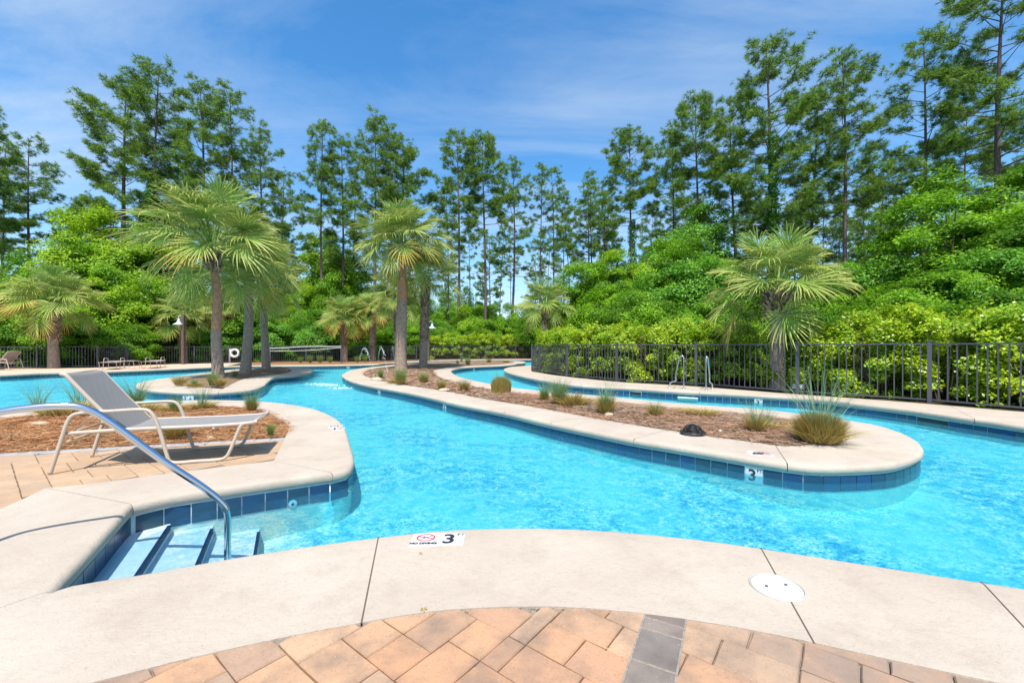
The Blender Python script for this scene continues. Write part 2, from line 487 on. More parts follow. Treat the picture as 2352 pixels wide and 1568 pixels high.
M['iron'] = mat('fence_paint', (.075, .075, .09), .5)
M['chrome'] = mat('chrome', (.58, .61, .66), .14, 1.0)
m = mat('lounger_frame', (.50, .42, .335), .42); M['frame'] = m
m = mat('sling_mesh', (.42, .40, .39), .75); t = NT(m)
uvc = t.coord('UV')
wv = t.n.new('ShaderNodeTexWave'); wv.bands_direction = 'Y'; wv.inputs['Scale'].default_value = 26
t.l.new(uvc, wv.inputs[0])
t.color(t.mix(t.ramp(wv.outputs[0], [(.30, 0.0), (.62, 1.0)]), (.12, .11, .105), (.36, .345, .33)))
t.bump(wv.outputs[0], .5, .003); M['sling'] = m
M['white'] = mat('white_plastic', (.64, .64, .63), .45)
M['cream'] = mat('cream_step', (.62, .72, .60), .5)
M['black'] = mat('black_plastic', (.02, .02, .024), .4)
M['ink'] = mat('black_ink', (.02, .02, .025), .6)
M['red'] = mat('red_ink', (.55, .03, .04), .6)
m = mat('sign_white', (.60, .59, .575), .4); M['sign'] = m
M['lamp_shade'] = mat('lamp_enamel', (.42, .55, .54), .4)
M['wood_post'] = bark('wood_post', (.10, .07, .06), (.17, .12, .10), (4, 4, .6))
M['rock'] = dirt('rock', (.50, .40, .28), (.62, .54, .42), (.44, .32, .20))
M['jet'] = None
m = bpy.data.materials.new('jet_water'); m.use_nodes = True; t = NT(m)
t.b.inputs['Base Color'].default_value = (.85, .93, .97, 1); t.b.inputs['Roughness'].default_value = .25
t.b.inputs['Alpha'].default_value = .75
M['jet'] = m
m = bpy.data.materials.new('foam'); m.use_nodes = True; t = NT(m)
t.b.inputs['Base Color'].default_value = (.75, .88, .93, 1); t.b.inputs['Alpha'].default_value = .5; M['foam'] = m

# ------------------------------------------------------------------ pool outlines (metres, z up, camera over the origin)
LZ = -.03                         # height of the nose of the coping
WATER_Z, FLOOR_Z = -.185, -.82
def L(*uv): return [at(u, v, LZ) for u, v in uv]

front_lip = [(9.2, -6), (8.2, -3.2), (6.5, -.9), (4.9, .62), (3.6, 1.53), at(2352, 1350, -.01), at(2250, 1335, -.01), at(1960, 1290, -.01), at(1745, 1257, -.01),
             at(1600, 1237, -.01), at(1400, 1218, -.01), at(1240, 1211, -.01), at(1100, 1213, -.01), at(1000, 1218, -.01),
             at(870, 1232, -.01), at(700, 1254, -.01), at(515, 1283, -.01), at(320, 1318, -.01), at(170, 1342, -.01), (-2.264, 2.09)]
stair_lip = [(-2.264, 2.09), (-2.41, 2.365), (-2.56, 2.64), (-2.88, 3.21)]
pen_front = [(-2.88, 3.21), at(400, 1142, -.02), at(537, 1122, -.02), at(680, 1101.5, -.02), at(765, 1090.5, -.02)]
pen_side = [at(765, 1090.5, -.02), at(790, 1086, -.02), at(805, 1079.5, -.02), at(812, 1070, -.02), at(814, 1058, -.02), at(811, 1042, -.02)] + L((805, 1025), (798, 1000), (787.6, 977), (762, 957.5), (716, 940),
            (644, 928), (573, 922.5), (465, 921), (311, 925.5), (150, 933), (0, 947)) + [(-11.5, 6.0), (-14, 5.2), (-19, 4.6)]
left_end = [(-19, 4.6), (-25, 8), (-27, 13), (-24.5, 17.1)]
far_lip = [(-24.5, 17.1)] + L((0, 862), (90, 858), (143, 856), (233, 854), (322, 851), (394, 848.2), (487, 843.8), (548, 841.5),
           (623, 840.3), (727, 840), (816, 838.6), (870, 837.2), (906, 834.6), (945, 832), (990, 829.6), (1037, 828), (1085, 827), (1157, 826), (1207, 826)) + [(4.5, 39.3), (9, 39.5), (14, 39.5)]
right_lip = [(14, 30.5), (9, 29.8), (3.2, 28.2)] + L((1216, 840.5), (1182, 842.5), (1162, 846), (1157, 851), (1168, 856.5), (1193, 863.5), (1246, 874.3), (1336, 887),
             (1455, 893), (1531, 898.5), (1607, 902.5), (1683.6, 906.5), (1779, 912), (1874, 918), (1951, 927.5), (2027, 936.5), (2103, 946), (2199, 960.5), (2279, 971.5), (2352, 982)) + [(9.2, 4.7), (12, 1.8), (14.5, -2), (15, -6)]

isl_main = L((2122, 1034), (2119, 1046), (2103, 1056), (2065, 1068), (2027, 1073), (1951, 1077), (1874, 1077), (1809, 1071), (1722, 1057.5), (1645, 1044.5), (1550, 1028.7), (1455, 1013), (1336, 989),
             (1264, 974), (1157, 949), (1050, 928.5), (978, 911), (906, 896.5), (852.6, 887.3), (809.6, 877), (792, 869.3), (784.6, 862),
             (792, 857), (810, 850), (845, 844.6), (888, 840), (920, 836.5), (965, 834), (1020, 832), (1080, 830.3), (1150, 829.3), (1190, 829.6), (1207, 831.8), (1195, 836),
             (1157, 839.8), (1103, 842), (1067, 844.6), (1046, 848), (1037, 852.6), (1042, 859), (1060, 867.6), (1107, 879), (1175, 891), (1300, 905), (1380, 911),
             (1455, 918), (1550, 927.6), (1645, 935), (1740, 941.5), (1820, 950.5), (1939, 967), (2008, 978), (2065, 995), (2103, 1013))
isl_left = L((311, 888), (322, 879), (358, 872.5), (430, 862), (487, 855), (540, 849), (580, 846.8), (640, 846), (700, 846.3), (719, 849.5),
             (712, 856), (680, 863), (637, 867), (616, 877.5), (603, 888.5), (573, 897), (501, 902.5), (430, 902.5), (358, 898.5), (322, 893.5))

def poly_len(P): return sum(math.dist(P[i], P[i + 1]) for i in range(len(P) - 1))
def segs(P, closed=False, step=.16):
    n = len(P); out = []
    for i in range(n if closed else n - 1):
        d = math.dist(P[i], P[(i + 1) % n]); out.append(max(2, min(24, int(d / step))))
    return out
def smooth(P, closed=False, step=.16): return catmull(P, segs(P, closed, step), closed)

def offset_in(P, w, closed, side=1):
    """points moved by w to the left (side=1) of travel, pulled back where the land is narrow"""
    n = len(P); out = []; A = np.array(P)
    for i in range(n):
        a = P[(i - 2) % n] if closed else P[max(i - 2, 0)]
        b = P[(i + 2) % n] if closed else P[min(i + 2, n - 1)]
        t = (b[0] - a[0], b[1] - a[1]); l = math.hypot(*t) or 1
        nx, ny = -t[1] / l * side, t[0] / l * side
        ww = w
        for _ in range(14):
            q = np.array((P[i][0] + nx * ww, P[i][1] + ny * ww))
            if np.min(np.hypot(*(A - q).T)) >= ww * .93: break
            ww *= .86
        out.append((P[i][0] + nx * ww, P[i][1] + ny * ww))
    for _ in range(10):
        out = [out[i] if (not closed and i in (0, n - 1)) else tuple((out[i - 1][c] + 2 * out[i][c] + out[(i + 1) % n][c]) / 4 for c in (0, 1)) for i in range(n)]
    return out

PROF = [(None, -.095), (None, 0.0), (.60, 0.0), (.25, 0.0), (.05, 0.0), (.028, -.004), (.012, -.014), (.003, -.030), (0.0, -.048), (.003, -.066), (.012, -.082), (.03, -.092), (.12, -.095)]
def coping(parent, O, I, joints=(), closed=False, gap=.008, name='coping_slab', mt=None):
    """slabs of concrete edging: O nose line, I back line, same number of points; joints = indices"""
    n = len(O)
    cuts = sorted(set(joints))
    if closed:
        if not cuts: cuts = [0]
        runs = []
        for a, b in zip(cuts, cuts[1:] + [cuts[0] + n]): runs.append([k % n for k in range(a, b + 1)])
    else:
        cc = [0] + [c for c in cuts if 0 < c < n - 1] + [n - 1]
        runs = [list(range(a, b + 1)) for a, b in zip(cc, cc[1:])]
    res = []
    for run in runs:
        o = [list(O[k]) for k in run]; q = [list(I[k]) for k in run]
        for P in (o, q):                                  # open the joint a little
            for e, f in ((0, 1), (-1, -2)):
                d = math.dist(P[e], P[f])
                if d > gap:
                    for c in (0, 1): P[e][c] += (P[f][c] - P[e][c]) * (gap / 2) / d
        mb = MB(); K = len(PROF); vs = []
        for a, b in zip(o, q):
            d = (b[0] - a[0], b[1] - a[1]); l = math.hypot(*d) or 1e-6; d = (d[0] / l, d[1] / l)
            for w, z in PROF:
                ww = l if w is None else (w if w < .2 else w * l)
                ww = min(ww, l)
                vs.append((a[0] + d[0] * ww, a[1] + d[1] * ww, z))
        fs = [(i * K + k, i * K + k + 1, (i + 1) * K + k + 1, (i + 1) * K + k) for i in range(len(o) - 1) for k in range(K - 1)]
        mb.add(vs, fs, 0, True)
        mb.add(vs[:K], [tuple(range(K))]); mb.add(vs[-K:], [tuple(reversed(range(K)))])
        me = mb.mesh(name, mt or M['concrete'])
        ob = link(name, me, parent)
        # keep the top flat-shaded and the nose smooth
        for p in me.polygons:
            p.use_smooth = len(p.vertices) == 4 and p.index % (K - 1) >= 3
        res.append(ob)
        a, b = O[run[-1]], I[run[-1]]
        if run[-1] != n - 1 or closed:                    # sand and sealant standing in the joint
            d = Vector((b[0] - a[0], b[1] - a[1])); l_ = d.length; d.normalize(); q = Vector((-d.y, d.x)) * gap * .8
            p0_, p1_ = Vector(a) + d * .012, Vector(b)
            fb_ = MB(); fb_.add([(*(p0_ - q), -.0035), (*(p1_ - q), -.0035), (*(p1_ + q), -.0035), (*(p0_ + q), -.0035)], [(0, 1, 2, 3)]); link('joint_filler', fb_.mesh('joint_filler', M['joint_fill']), parent)
    return res

def nearest(P, q): return min(range(len(P)), key=lambda i: math.dist(P[i], q))

def wall(parent, O, I, closed=False):
    """pool wall under the nose, light grout band behind the tiles, plaster below"""
    n = len(O); W = []
    for a, b in zip(O, I):
        d = (b[0] - a[0], b[1] - a[1]); l = math.hypot(*d) or 1e-6
        W.append((a[0] + d[0] / l * .035, a[1] + d[1] / l * .035))
    for nm, z0, z1, mt in (('grout_band', -.094, -.275, M['grout']), ('plaster_wall', -.275, FLOOR_Z - .1, M['plaster'])):
        vs = [(x, y, z) for x, y in W for z in (z0, z1)]
        cnt = n if closed else n - 1
        mb = MB(); mb.add(vs, [(2 * i, 2 * i + 1, 2 * ((i + 1) % n) + 1, 2 * ((i + 1) % n)) for i in range(cnt)], 0, True)
        mb.build(nm, mt, parent)
    return W

TILE = .176
tile_mb = MB(); tile_mb.box((0, 0, 0), (.168, .010, .158), 0, 0, .002); TILE_ME = tile_mb.mesh('tile', M['tile'])
REM = {}
def snap(w_):
    r_ = REM.get(w_[0])
    if not r_: return w_, TILE
    x_ = sum(a[0][0] for a in r_) / len(r_); y_ = sum(a[0][1] for a in r_) / len(r_)
    return ((x_, y_), r_[len(r_) // 2][1]), TILE * len(r_)
def tiles(parent, W, inward, singles=True, start=0.0, skip=()):
    """row of waterline tiles along W; skip = points where a sign tile or an opening stands instead"""
    D = [0]
    for i in range(len(W) - 1): D.append(D[-1] + math.dist(W[i], W[i + 1]))
    s = start + TILE / 2; k = 0; mb = MB()
    while s < D[-1] - TILE * .3:
        while D[k + 1] < s: k += 1
        def pt(ss):
            ss = min(max(ss, 0), D[-1]); j = k
            while j > 0 and D[j] > ss: j -= 1
            while j < len(D) - 2 and D[j + 1] < ss: j += 1
            f = (ss - D[j]) / max(D[j + 1] - D[j], 1e-6)
            return (W[j][0] + (W[j + 1][0] - W[j][0]) * f, W[j][1] + (W[j + 1][1] - W[j][1]) * f)
        a, b = pt(s - TILE / 2), pt(s + TILE / 2)
        c = pt(s)
        ang = math.atan2(b[1] - a[1], b[0] - a[0])
        nx, ny = math.sin(ang) * inward, -math.cos(ang) * inward     # towards the water
        pos = (c[0] + nx * .003, c[1] + ny * .003, -.184)
        hit = [q for q, w in skip if math.dist(c, q) < w]
        for q in hit: REM.setdefault(q, []).append((c, ang))
        if not hit:
            if singles:
                o = link('tile', TILE_ME, parent); o.location = pos
                o.rotation_euler = (0, 0, ang + (math.pi if random.random() < .5 else 0))
            else:
                mb.box(pos, (.168, .010, .158), ang)
        s += TILE
    if mb.v:
        o = mb.build('tile_row', M['tile'], parent); o['kind'] = 'stuff'

def sgn(name, parent, pos, ang, size, lines, label=None):
    """small white tile facing direction ang-90deg with printed characters; lines=(text,size,dx,dz,mat)"""
    return None

def text_mesh(s, size, mt, name='lettering', bold=0.0, sx=1.0):
    cu = bpy.data.curves.new('txt', 'FONT'); cu.body = s; cu.size = size
    cu.align_x = 'CENTER'; cu.align_y = 'CENTER'; cu.resolution_u = 3; cu.offset = bold
    ob = bpy.data.objects.new('txt', cu); COL.objects.link(ob)
    dg = bpy.context.evaluated_depsgraph_get()
    me = bpy.data.meshes.new_from_object(ob.evaluated_get(dg))
    bpy.data.objects.remove(ob)
    if sx != 1: me.transform(Matrix.Diagonal((sx, 1, 1, 1)))
    me.materials.clear(); me.materials.append(mt); me.name = name
    return me

# ---- smoothed lines
fl = smooth(front_lip, step=.2)
sl = smooth(stair_lip, step=.2)
pf = smooth(pen_front, step=.2)
ps = smooth(pen_side, step=.12)
le = smooth(left_end, step=1)
fa = smooth(far_lip, step=.4)
rl = smooth(right_lip, step=.25)
im = smooth(isl_main, True, .16)
il = smooth(isl_left, True, .25)
outline = fl[:-1] + sl[:-1] + pf[:-1] + ps[:-1] + le[:-1] + fa[:-1] + [(14.2, 35)] + rl

deck = empty('pool_deck', kind='structure')
# front arc
C0, Rin = (.14, -1.66), 3.61
fi = []
for p in fl:
    d = math.dist(p, C0); k = (d - .87) / d
    fi.append((C0[0] + (p[0] - C0[0]) * k, C0[1] + (p[1] - C0[1]) * k))
fi_front = list(fi)
J = [nearest(fl, at(u, v)) for u, v in ((2250, 1335), (1745, 1257), (870, 1232))]
O = fl + [fl[-1], fl[-1]]; I = fi + [(-2.35, 1.2), (-2.95, .95)]
coping(deck, O, I, J)
# slab left of the steps
a0, a1 = (-2.95, .95), (-3.946, 3.58)
si = [(-3.02, .98)] + [(-3.15 + (-3.946 + 3.15) * k / (len(sl) - 2), 1.35 + (3.58 - 1.35) * k / (len(sl) - 2)) for k in range(len(sl) - 2)] + [a1]
D = coping(deck, sl, [(a0[0] + (a1[0] - a0[0]) * k / (len(sl) - 1), a0[1] + (a1[1] - a0[1]) * k / (len(sl) - 1)) for k in range(len(sl))])
# front of the peninsula
pi_ctl = [a1, at(229, 1108), at(358, 1090), at(447.5, 1079), at(628, 1058)]
pi = catmull(pi_ctl, segs(pen_front, step=.2))
coping(deck, pf, pi)
# side of the peninsula
inner_ctl = [at(628, 1058), at(629, 1057), at(631, 1054), at(634, 1048), at(638, 1040), at(646, 1024), at(655, 1004), at(663, 986), at(662, 975), at(640, 961), at(612, 946), at(575, 938.5), at(537, 935.5), at(440, 932.5), at(330, 936),
             at(180, 944), at(30, 961), (-11.0, 5.0), (-13.5, 4.3), (-19, 3.7)]
inner_ctl = inner_ctl + [inner_ctl[-1]] * (len(pen_side) - len(inner_ctl))
psi = catmull(inner_ctl[:len(pen_side)], segs(pen_side, step=.12))
coping(deck, ps, psi, [nearest(ps, at(762, 957, LZ)), nearest(ps, at(465, 921, LZ)), nearest(ps, at(150, 933, LZ))])
# left end and far bank
lei = offset_in(le, .85, False, 1 if True else -1)
fai = offset_in(fa, .85, False, 1)
coping(deck, le, lei)
coping(deck, fa, fai, [nearest(fa, at(u, v, LZ)) for u, v in ((90, 858), (233, 854), (394, 848), (487, 844), (623, 840), (816, 838), (945, 832), (1085, 827))])
# right deck, out to the fence line
right_in = [(14, 29.5), (9, 28.8), (3.4, 27.2), (1.35, 24.3), (1.12, 22.6), (1.02, 21.6), (.98, 20.9)] + [at(1223, 853), at(1236, 855), at(1268, 860.5), at(1330, 868), at(1416, 876.5), at(1480, 880.5), at(1540, 884), at(1599, 887.5), at(1700, 895),
            at(1790, 902), at(1860, 907.5), at(1950, 913.5), at(2040, 920), at(2135, 927.5), at(2230, 935.5), at(2330, 944)] + [(11.6, 5.9), (14, 3.3), (16.5, 0), (18, -5)]
assert len(right_in) == len(right_lip), (len(right_in), len(right_lip))
ri = catmull(right_in, segs(right_lip, step=.25))
coping(deck, rl, ri, [nearest(rl, at(u, v, LZ)) for u, v in ((1182, 842), (1336, 887), (1607, 902), (1951, 927), (2240, 966))])

# walls and waterline tiles of the bank
bank = empty('pool_wall', kind='structure')
I_st = [(x - .883, y - .469) for x, y in sl]
I_pf = list(pi)
def bis(p, a, b):
    a = Vector(a) - Vector(p); b = Vector(b) - Vector(p); return tuple(Vector(p) + a.normalized() + b.normalized())
qc = bis(sl[-1], I_st[-1], (sl[-1][0] - .45, sl[-1][1] + .89)); I_st[-1] = qc; I_pf[0] = qc
Wall_ = wall(bank, fl + sl + pf + ps, fi_front + I_st + I_pf + psi)
c1, c2, c3 = len(fl), len(fl) + len(sl), len(fl) + len(sl) + len(pf)
Wf, Ws, Wp, Wq = Wall_[:c1], Wall_[c1:c2], Wall_[c2:c3], Wall_[c3:]
Wl = wall(bank, le, lei)
Wb = wall(bank, fa, fai)
Wr = wall(bank, rl, ri)
def wp(W, u, v, z=-.18):
    q = at(u, v, z); i = nearest(W, q)
    a, b = W[max(i - 1, 0)], W[min(i + 1, len(W) - 1)]
    return W[i], math.atan2(b[1] - a[1], b[0] - a[0])
skim = [wp(Wr, 1471, 904), wp(Wr, 2243, 973)]
sign3r = wp(Wr, 1731, 921)
cream_ = wp(Wr, 1590, 914)
tiles(bank, Ws, 1, start=poly_len(Ws) % TILE)
nq = nearest(Wq, at(798, 1000))
tiles(bank, Wp + Wq[1:nq], 1, start=.03)
tiles(bank, Wq[nq:], 1, singles=False)
kk = nearest(Wr, at(1160, 851))
tiles(bank, Wr[kk:], 1, skip=[(skim[0][0], .18), (skim[1][0], .27), (sign3r[0], .09)])
tiles(bank, Wb, 1, singles=False)

# islands
def island(name, ring, w, joints, sidew, label):
    inner = offset_in(ring, w, True, -1)
    root = empty(name, kind='structure')
    coping(root, ring, inner, joints, True)
    W = wall(root, ring, inner, True)
    return root, inner, W
jm = [nearest(im, at(u, v, LZ)) for u, v in ((1809, 1071), (1740, 942), (1455, 1013), (1264, 974), (1157, 949), (978, 911), (852, 887), (845, 844), (1150, 829), (1042, 859), (1300, 905), (1550, 928))]
isl1, im_in, Wm = island('main_island', im, .86, jm, -1, '')
jl = [nearest(il, at(u, v, LZ)) for u, v in ((322, 879), (501, 902), (616, 877), (712, 848), (540, 849))]
isl2, il_in, Wi = island('palm_island', il, .95, jl, -1, '')
sign_m = wp(Wm, 1729, 1080)
sign_l = wp(Wi, 490, 909)
e0 = nearest(Wm, at(800, 866))
tiles(isl1, Wm[:e0], -1, skip=[(sign_m[0], .09)])
tiles(isl1, Wm[e0:] + Wm[:1], -1, singles=False)
tiles(isl2, Wi, -1, skip=[(sign_l[0], .18)])

# floor, steps
floor = MB()
fy = [-8, 2.6, 3.4, 4.2, 5, 6.5, 8.5, 12, 20, 30, 46]; fz = [-.62, -.62, -.58, -.47, -.37, -.33, -.31, -.30, -.30, -.30, -.30]
fx = [-32, -20, -10, -5, 0, 5, 10, 20]
floor.add([(x, y, z) for y, z in zip(fy, fz) for x in fx], [(j * 8 + i, j * 8 + i + 1, (j + 1) * 8 + i + 1, (j + 1) * 8 + i) for j in range(len(fy) - 1) for i in range(7)], 0, True)
o = floor.build('pool_floor', M['plaster']); o['kind'] = 'structure'
steps = empty('pool_steps', kind='structure')
nrm = Vector((.883, .469)); tdir = Vector((-.469, .883))
def step_line(d): return nrm * d
for k, (d0, d1, z) in enumerate(((-1.06, -.835, -.232), (-.835, -.555, -.315), (-.555, -.222, -.41), (-.222, .16, -.53), (.16, .6, -.67))):
    mb = MB(); ln = 3.2 if k < 3 else 2.6
    mid = nrm * ((d0 + d1) / 2) + tdir * 3.55
    if k < 3:
        mb.box((mid.x, mid.y, (z + FLOOR_Z) / 2), (d1 - d0, 1.7, z - FLOOR_Z), math.atan2(nrm.y, nrm.x))
        o = mb.build('tread', M['step_plaster'], steps)
        for j in range(9):                                   # dark trim tiles set into the nosing
            c = nrm * (d1 + .003) + tdir * (2.80 + j * .173)
            tb = MB(); tb.box((c.x - nrm.x * .006, c.y - nrm.y * .006, z - .018), (.022, .170, .044), math.atan2(nrm.y, nrm.x), 0, .002)
            tb.build('trim_tile', M['trim'], o)
# water sheet following the banks, slightly under the nose
def in_poly(P):
    P = np.array(P)
    def f(x, y):
        a, b = P, np.roll(P, -1, 0)
        c = (a[:, 1] > y) != (b[:, 1] > y)
        with np.errstate(divide='ignore', invalid='ignore'):
            xx = (b[:, 0] - a[:, 0]) * (y - a[:, 1]) / (b[:, 1] - a[:, 1]) + a[:, 0]
        return bool(np.sum(c & (x < xx)) % 2)
    return f
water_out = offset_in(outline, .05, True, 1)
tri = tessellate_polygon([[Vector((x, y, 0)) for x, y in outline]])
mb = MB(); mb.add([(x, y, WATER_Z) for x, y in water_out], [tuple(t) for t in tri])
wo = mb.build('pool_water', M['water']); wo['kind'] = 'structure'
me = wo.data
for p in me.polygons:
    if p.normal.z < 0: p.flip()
# ground round the pool out to the horizon
edge = offset_in(outline, .30, True, 1)
big = [(-900, -900), (900, -900), (900, 900), (-900, 900)]
P2 = [Vector((x, y, 0)) for x, y in big]; P3 = [Vector((x, y, 0)) for x, y in edge]
tri = tessellate_polygon([P2, P3])
mb = MB(); mb.add([(p.x, p.y, -.05) for p in P2 + P3], [tuple(t) for t in tri])
g = mb.build('ground', M['soil']); g['kind'] = 'structure'
for p in g.data.polygons:
    if p.normal.z < 0: p.flip()

def mound(name, ring, h, mt, step=.3, base=-.035, amp=.02, bumps=None):
    """bed inside a closed ring, raised towards its middle"""
    A = np.array(ring); xs = np.arange(A[:, 0].min(), A[:, 0].max(), step); ys = np.arange(A[:, 1].min(), A[:, 1].max(), step)
    f = in_poly(ring); pts = [Vector(p) for p in ring]; n = len(pts)
    seg = A; seg2 = np.roll(A, -1, 0)
    def dist(x, y):
        d = seg2 - seg; t = np.clip(((x - seg[:, 0]) * d[:, 0] + (y - seg[:, 1]) * d[:, 1]) / np.maximum((d ** 2).sum(1), 1e-9), 0, 1)
        return float(np.min(np.hypot(seg[:, 0] + d[:, 0] * t - x, seg[:, 1] + d[:, 1] * t - y)))
    for x in xs:
        for y in ys:
            x2, y2 = x + random.uniform(-.3, .3) * step, y + random.uniform(-.3, .3) * step
            if f(x2, y2) and dist(x2, y2) > step * .4: pts.append(Vector((x2, y2)))
    V, E_, F, *_ = delaunay_2d_cdt(pts, [], [list(range(n))], 1, 1e-5)
    vs = []
    for v in V:
        d = dist(v.x, v.y)
        vs.append((v.x, v.y, base + h * (1 - math.exp(-d / .35)) + (amp * random.uniform(-1, 1) if d > .05 else 0)))
    mb = MB(); mb.add(vs, [tuple(x) for x in F], 0, True)
    o = mb.build(name, mt); o['kind'] = 'structure'
    for p in o.data.polygons:
        if p.normal.z < 0: p.flip()
    return o, f, vs
MOUND1 = mound('mulch_bed', im_in, .085, M['mulch_ground'], .35)
MOUND2 = mound('island_bed', il_in, .10, M['mulch_ground'], .5)
bed_ring = [at(655, 1001), (-3.6, 5.40), (-4.4, 5.16), (-5.2, 4.92), (-5.9, 4.70), (-8.0, 4.07), (-11.0, 3.2), (-14, 2.4), (-15, 3.9), (-11.2, 5.1)] + \
    [at(u, v) for u, v in ((30, 959), (180, 943), (330, 935), (440, 931.5), (537, 934.5), (575, 937.5), (612, 945), (640, 960), (663, 974.5), (664, 986))]
MOUND3 = mound('straw_bed', bed_ring, .07, M['straw_ground'], .22)

# paving bed sheets (sandy joints) and distant paving
def sheet(name, ring, z, mt):
    tri = tessellate_polygon([[Vector((x, y, 0)) for x, y in ring]])
    mb = MB(); mb.add([(x, y, z) for x, y in ring], [tuple(t) for t in tri])
    o = mb.build(name, mt); o['kind'] = 'structure'
    for p in o.data.polygons:
        if p.normal.z < 0: p.flip()
    return o
sheet('near_paving', [(-2.9, .9), (-2.2, 1.15), (-1.4, 1.72), (-.5, 2.02), (.3, 2.05), (1.2, 1.9), (2.2, 1.35), (3.0, .6), (4.4, -1.5), (5, -6), (-5, -6), (-4, -2)], -.022, M['joint'])
sheet('lounge_paving', [(-2.5, 4.5), (-2.95, 5.6), (-5.9, 4.75), (-14, 2.4), (-14, -3), (-4.2, -2), (-2.9, .9), (-3.6, 2.6), (-3.9, 3.5)], -.022, M['joint'])
fb = fai[:]
i0, i1 = 0, nearest(fai, at(548, 835))
sheet('far_paving', [fai[k] for k in range(i0, i1 + 1, 3)] + [at(560, 832.5), at(446, 834.4), at(340, 837), at(222, 843.2), at(85, 845), (-31, 22.0), (-36, 21), (-36, 16)], -.008, M['far_paving'])
i2 = nearest(fai, at(1216, 825))
sheet('far_straw_strip', [fai[k] for k in range(i1, i2 + 1, 3)] + [(3.0, 42.5), (-8, 38.8), (-13.3, 34.5), (-17.7, 33.2), at(560, 832)], -.012, M['straw_ground'])

# ---------------------------------------------------------------- paving stones
U = .0885
random.seed(11)
def tiling(nx, ny):
    """fill a grid with 2x2, 3x2, 2x3 and 3x3 stones (in half-stone units)"""
    g = [[-1] * nx for _ in range(ny)]; out = []
    opts = [(2, 2), (3, 2), (2, 3), (3, 2), (2, 3)]
    for y in range(ny):
        for x in range(nx):
            if g[y][x] != -1: continue
            free = 0
            while x + free < nx and g[y][x + free] == -1: free += 1
            c = []
            for w, h in random.sample(opts, len(opts)):
                if w <= free and (free - w) != 1: c.append((w, h))
            if not c: c = [(min(free, 1 if free == 1 else 2), 3 if free == 1 else 2)]
            w, h = c[0]; h = min(h, ny - y)
            for b in range(h):
                for a in range(w): g[y + b][x + a] = len(out)
            out.append((x, y, w, h))
    return out
PAV = {}
def paver_mesh(w, h, mt, var):
    k = (w, h, mt.name, var)
    if k not in PAV:
        gx = .0055; X, Y = w * U / 2 - gx / 2, h * U / 2 - gx / 2; rnd = random.Random(hash((w, h, var)) & 1023)
        vs = []; rings = ((0, -.05), (0, -.006), (.005, 0))
        js = [(rnd.uniform(-.0022, .0016), rnd.uniform(-.0022, .0016)) for _ in range(8)]
        for ins, z in rings:
            for i, (a, b) in enumerate(((-1, -1), (0, -1), (1, -1), (1, 0), (1, 1), (0, 1), (-1, 1), (-1, 0))):
                vs.append((a * (X - ins) + js[i][0], b * (Y - ins) + js[i][1], z))
        fs = []
        for r_ in range(2):
            for i in range(8):
                j = (i + 1) % 8; fs.append((r_ * 8 + i, r_ * 8 + j, r_ * 8 + 8 + j, r_ * 8 + 8 + i))
        fs.append(tuple(range(16, 24)))
        mb = MB(); mb.add(vs, fs); PAV[k] = mb.mesh('paver', mt)
    return PAV[k]
def lay(parent, origin, ang, nx, ny, mt, keep, top=-.005):
    ca, sa = math.cos(ang), math.sin(ang)
    for x, y, w, h in tiling(nx, ny):
        lx, ly = (x + w / 2) * U, (y + h / 2) * U
        X, Y = origin[0] + lx * ca - ly * sa, origin[1] + lx * sa + ly * ca
        if not keep(X, Y): continue
        o = link('paver', paver_mesh(w, h, mt, random.randrange(3)), parent)
        o.location = (X, Y, top + random.uniform(-.0015, .0010))
        o.rotation_euler = (random.uniform(-.004, .004), random.uniform(-.004, .004), ang + random.uniform(-.004, .004))
pav1 = empty('pavement', kind='structure')
def keep1(x, y):
    d = math.dist((x, y), C0)
    return d < Rin + .10 and y > .62 and abs(x) < .55 + y * 1.35
ang1 = R(51.8)
lay(pav1, (-.124 - 3.54 * math.cos(ang1), 1.628 - 3.54 * math.sin(ang1) - 0), ang1, 66, 30, M['paver'], keep1)
lay(pav1, (-.124 - 3.54 * math.cos(ang1) + 2.655 * math.sin(ang1), 1.628 - 3.54 * math.sin(ang1) - 2.655 * math.cos(ang1)), ang1, 66, 30, M['paver'], keep1)
# grey band crossing the near paving
sdir = Vector((.466, .885)).normalized(); sn = Vector((sdir.y, -sdir.x))
p0 = Vector((.609, 1.918)) + sdir * .14
for k, ln in enumerate((.18, .075, .20, .16, .23, .10, .21, .18, .24)):
    c = p0 - sdir * (ln / 2) + sn * .0835
    p0 -= sdir * (ln + .004)
    mb = MB(); mb.box((0, 0, -.025), (.166, ln, .05), 0, 0, .005)
    o = mb.build('grey_paver', M['paver_grey'], pav1); o.location = (c.x, c.y, -.0015); o.rotation_euler = (0, 0, math.atan2(sn.y, sn.x))

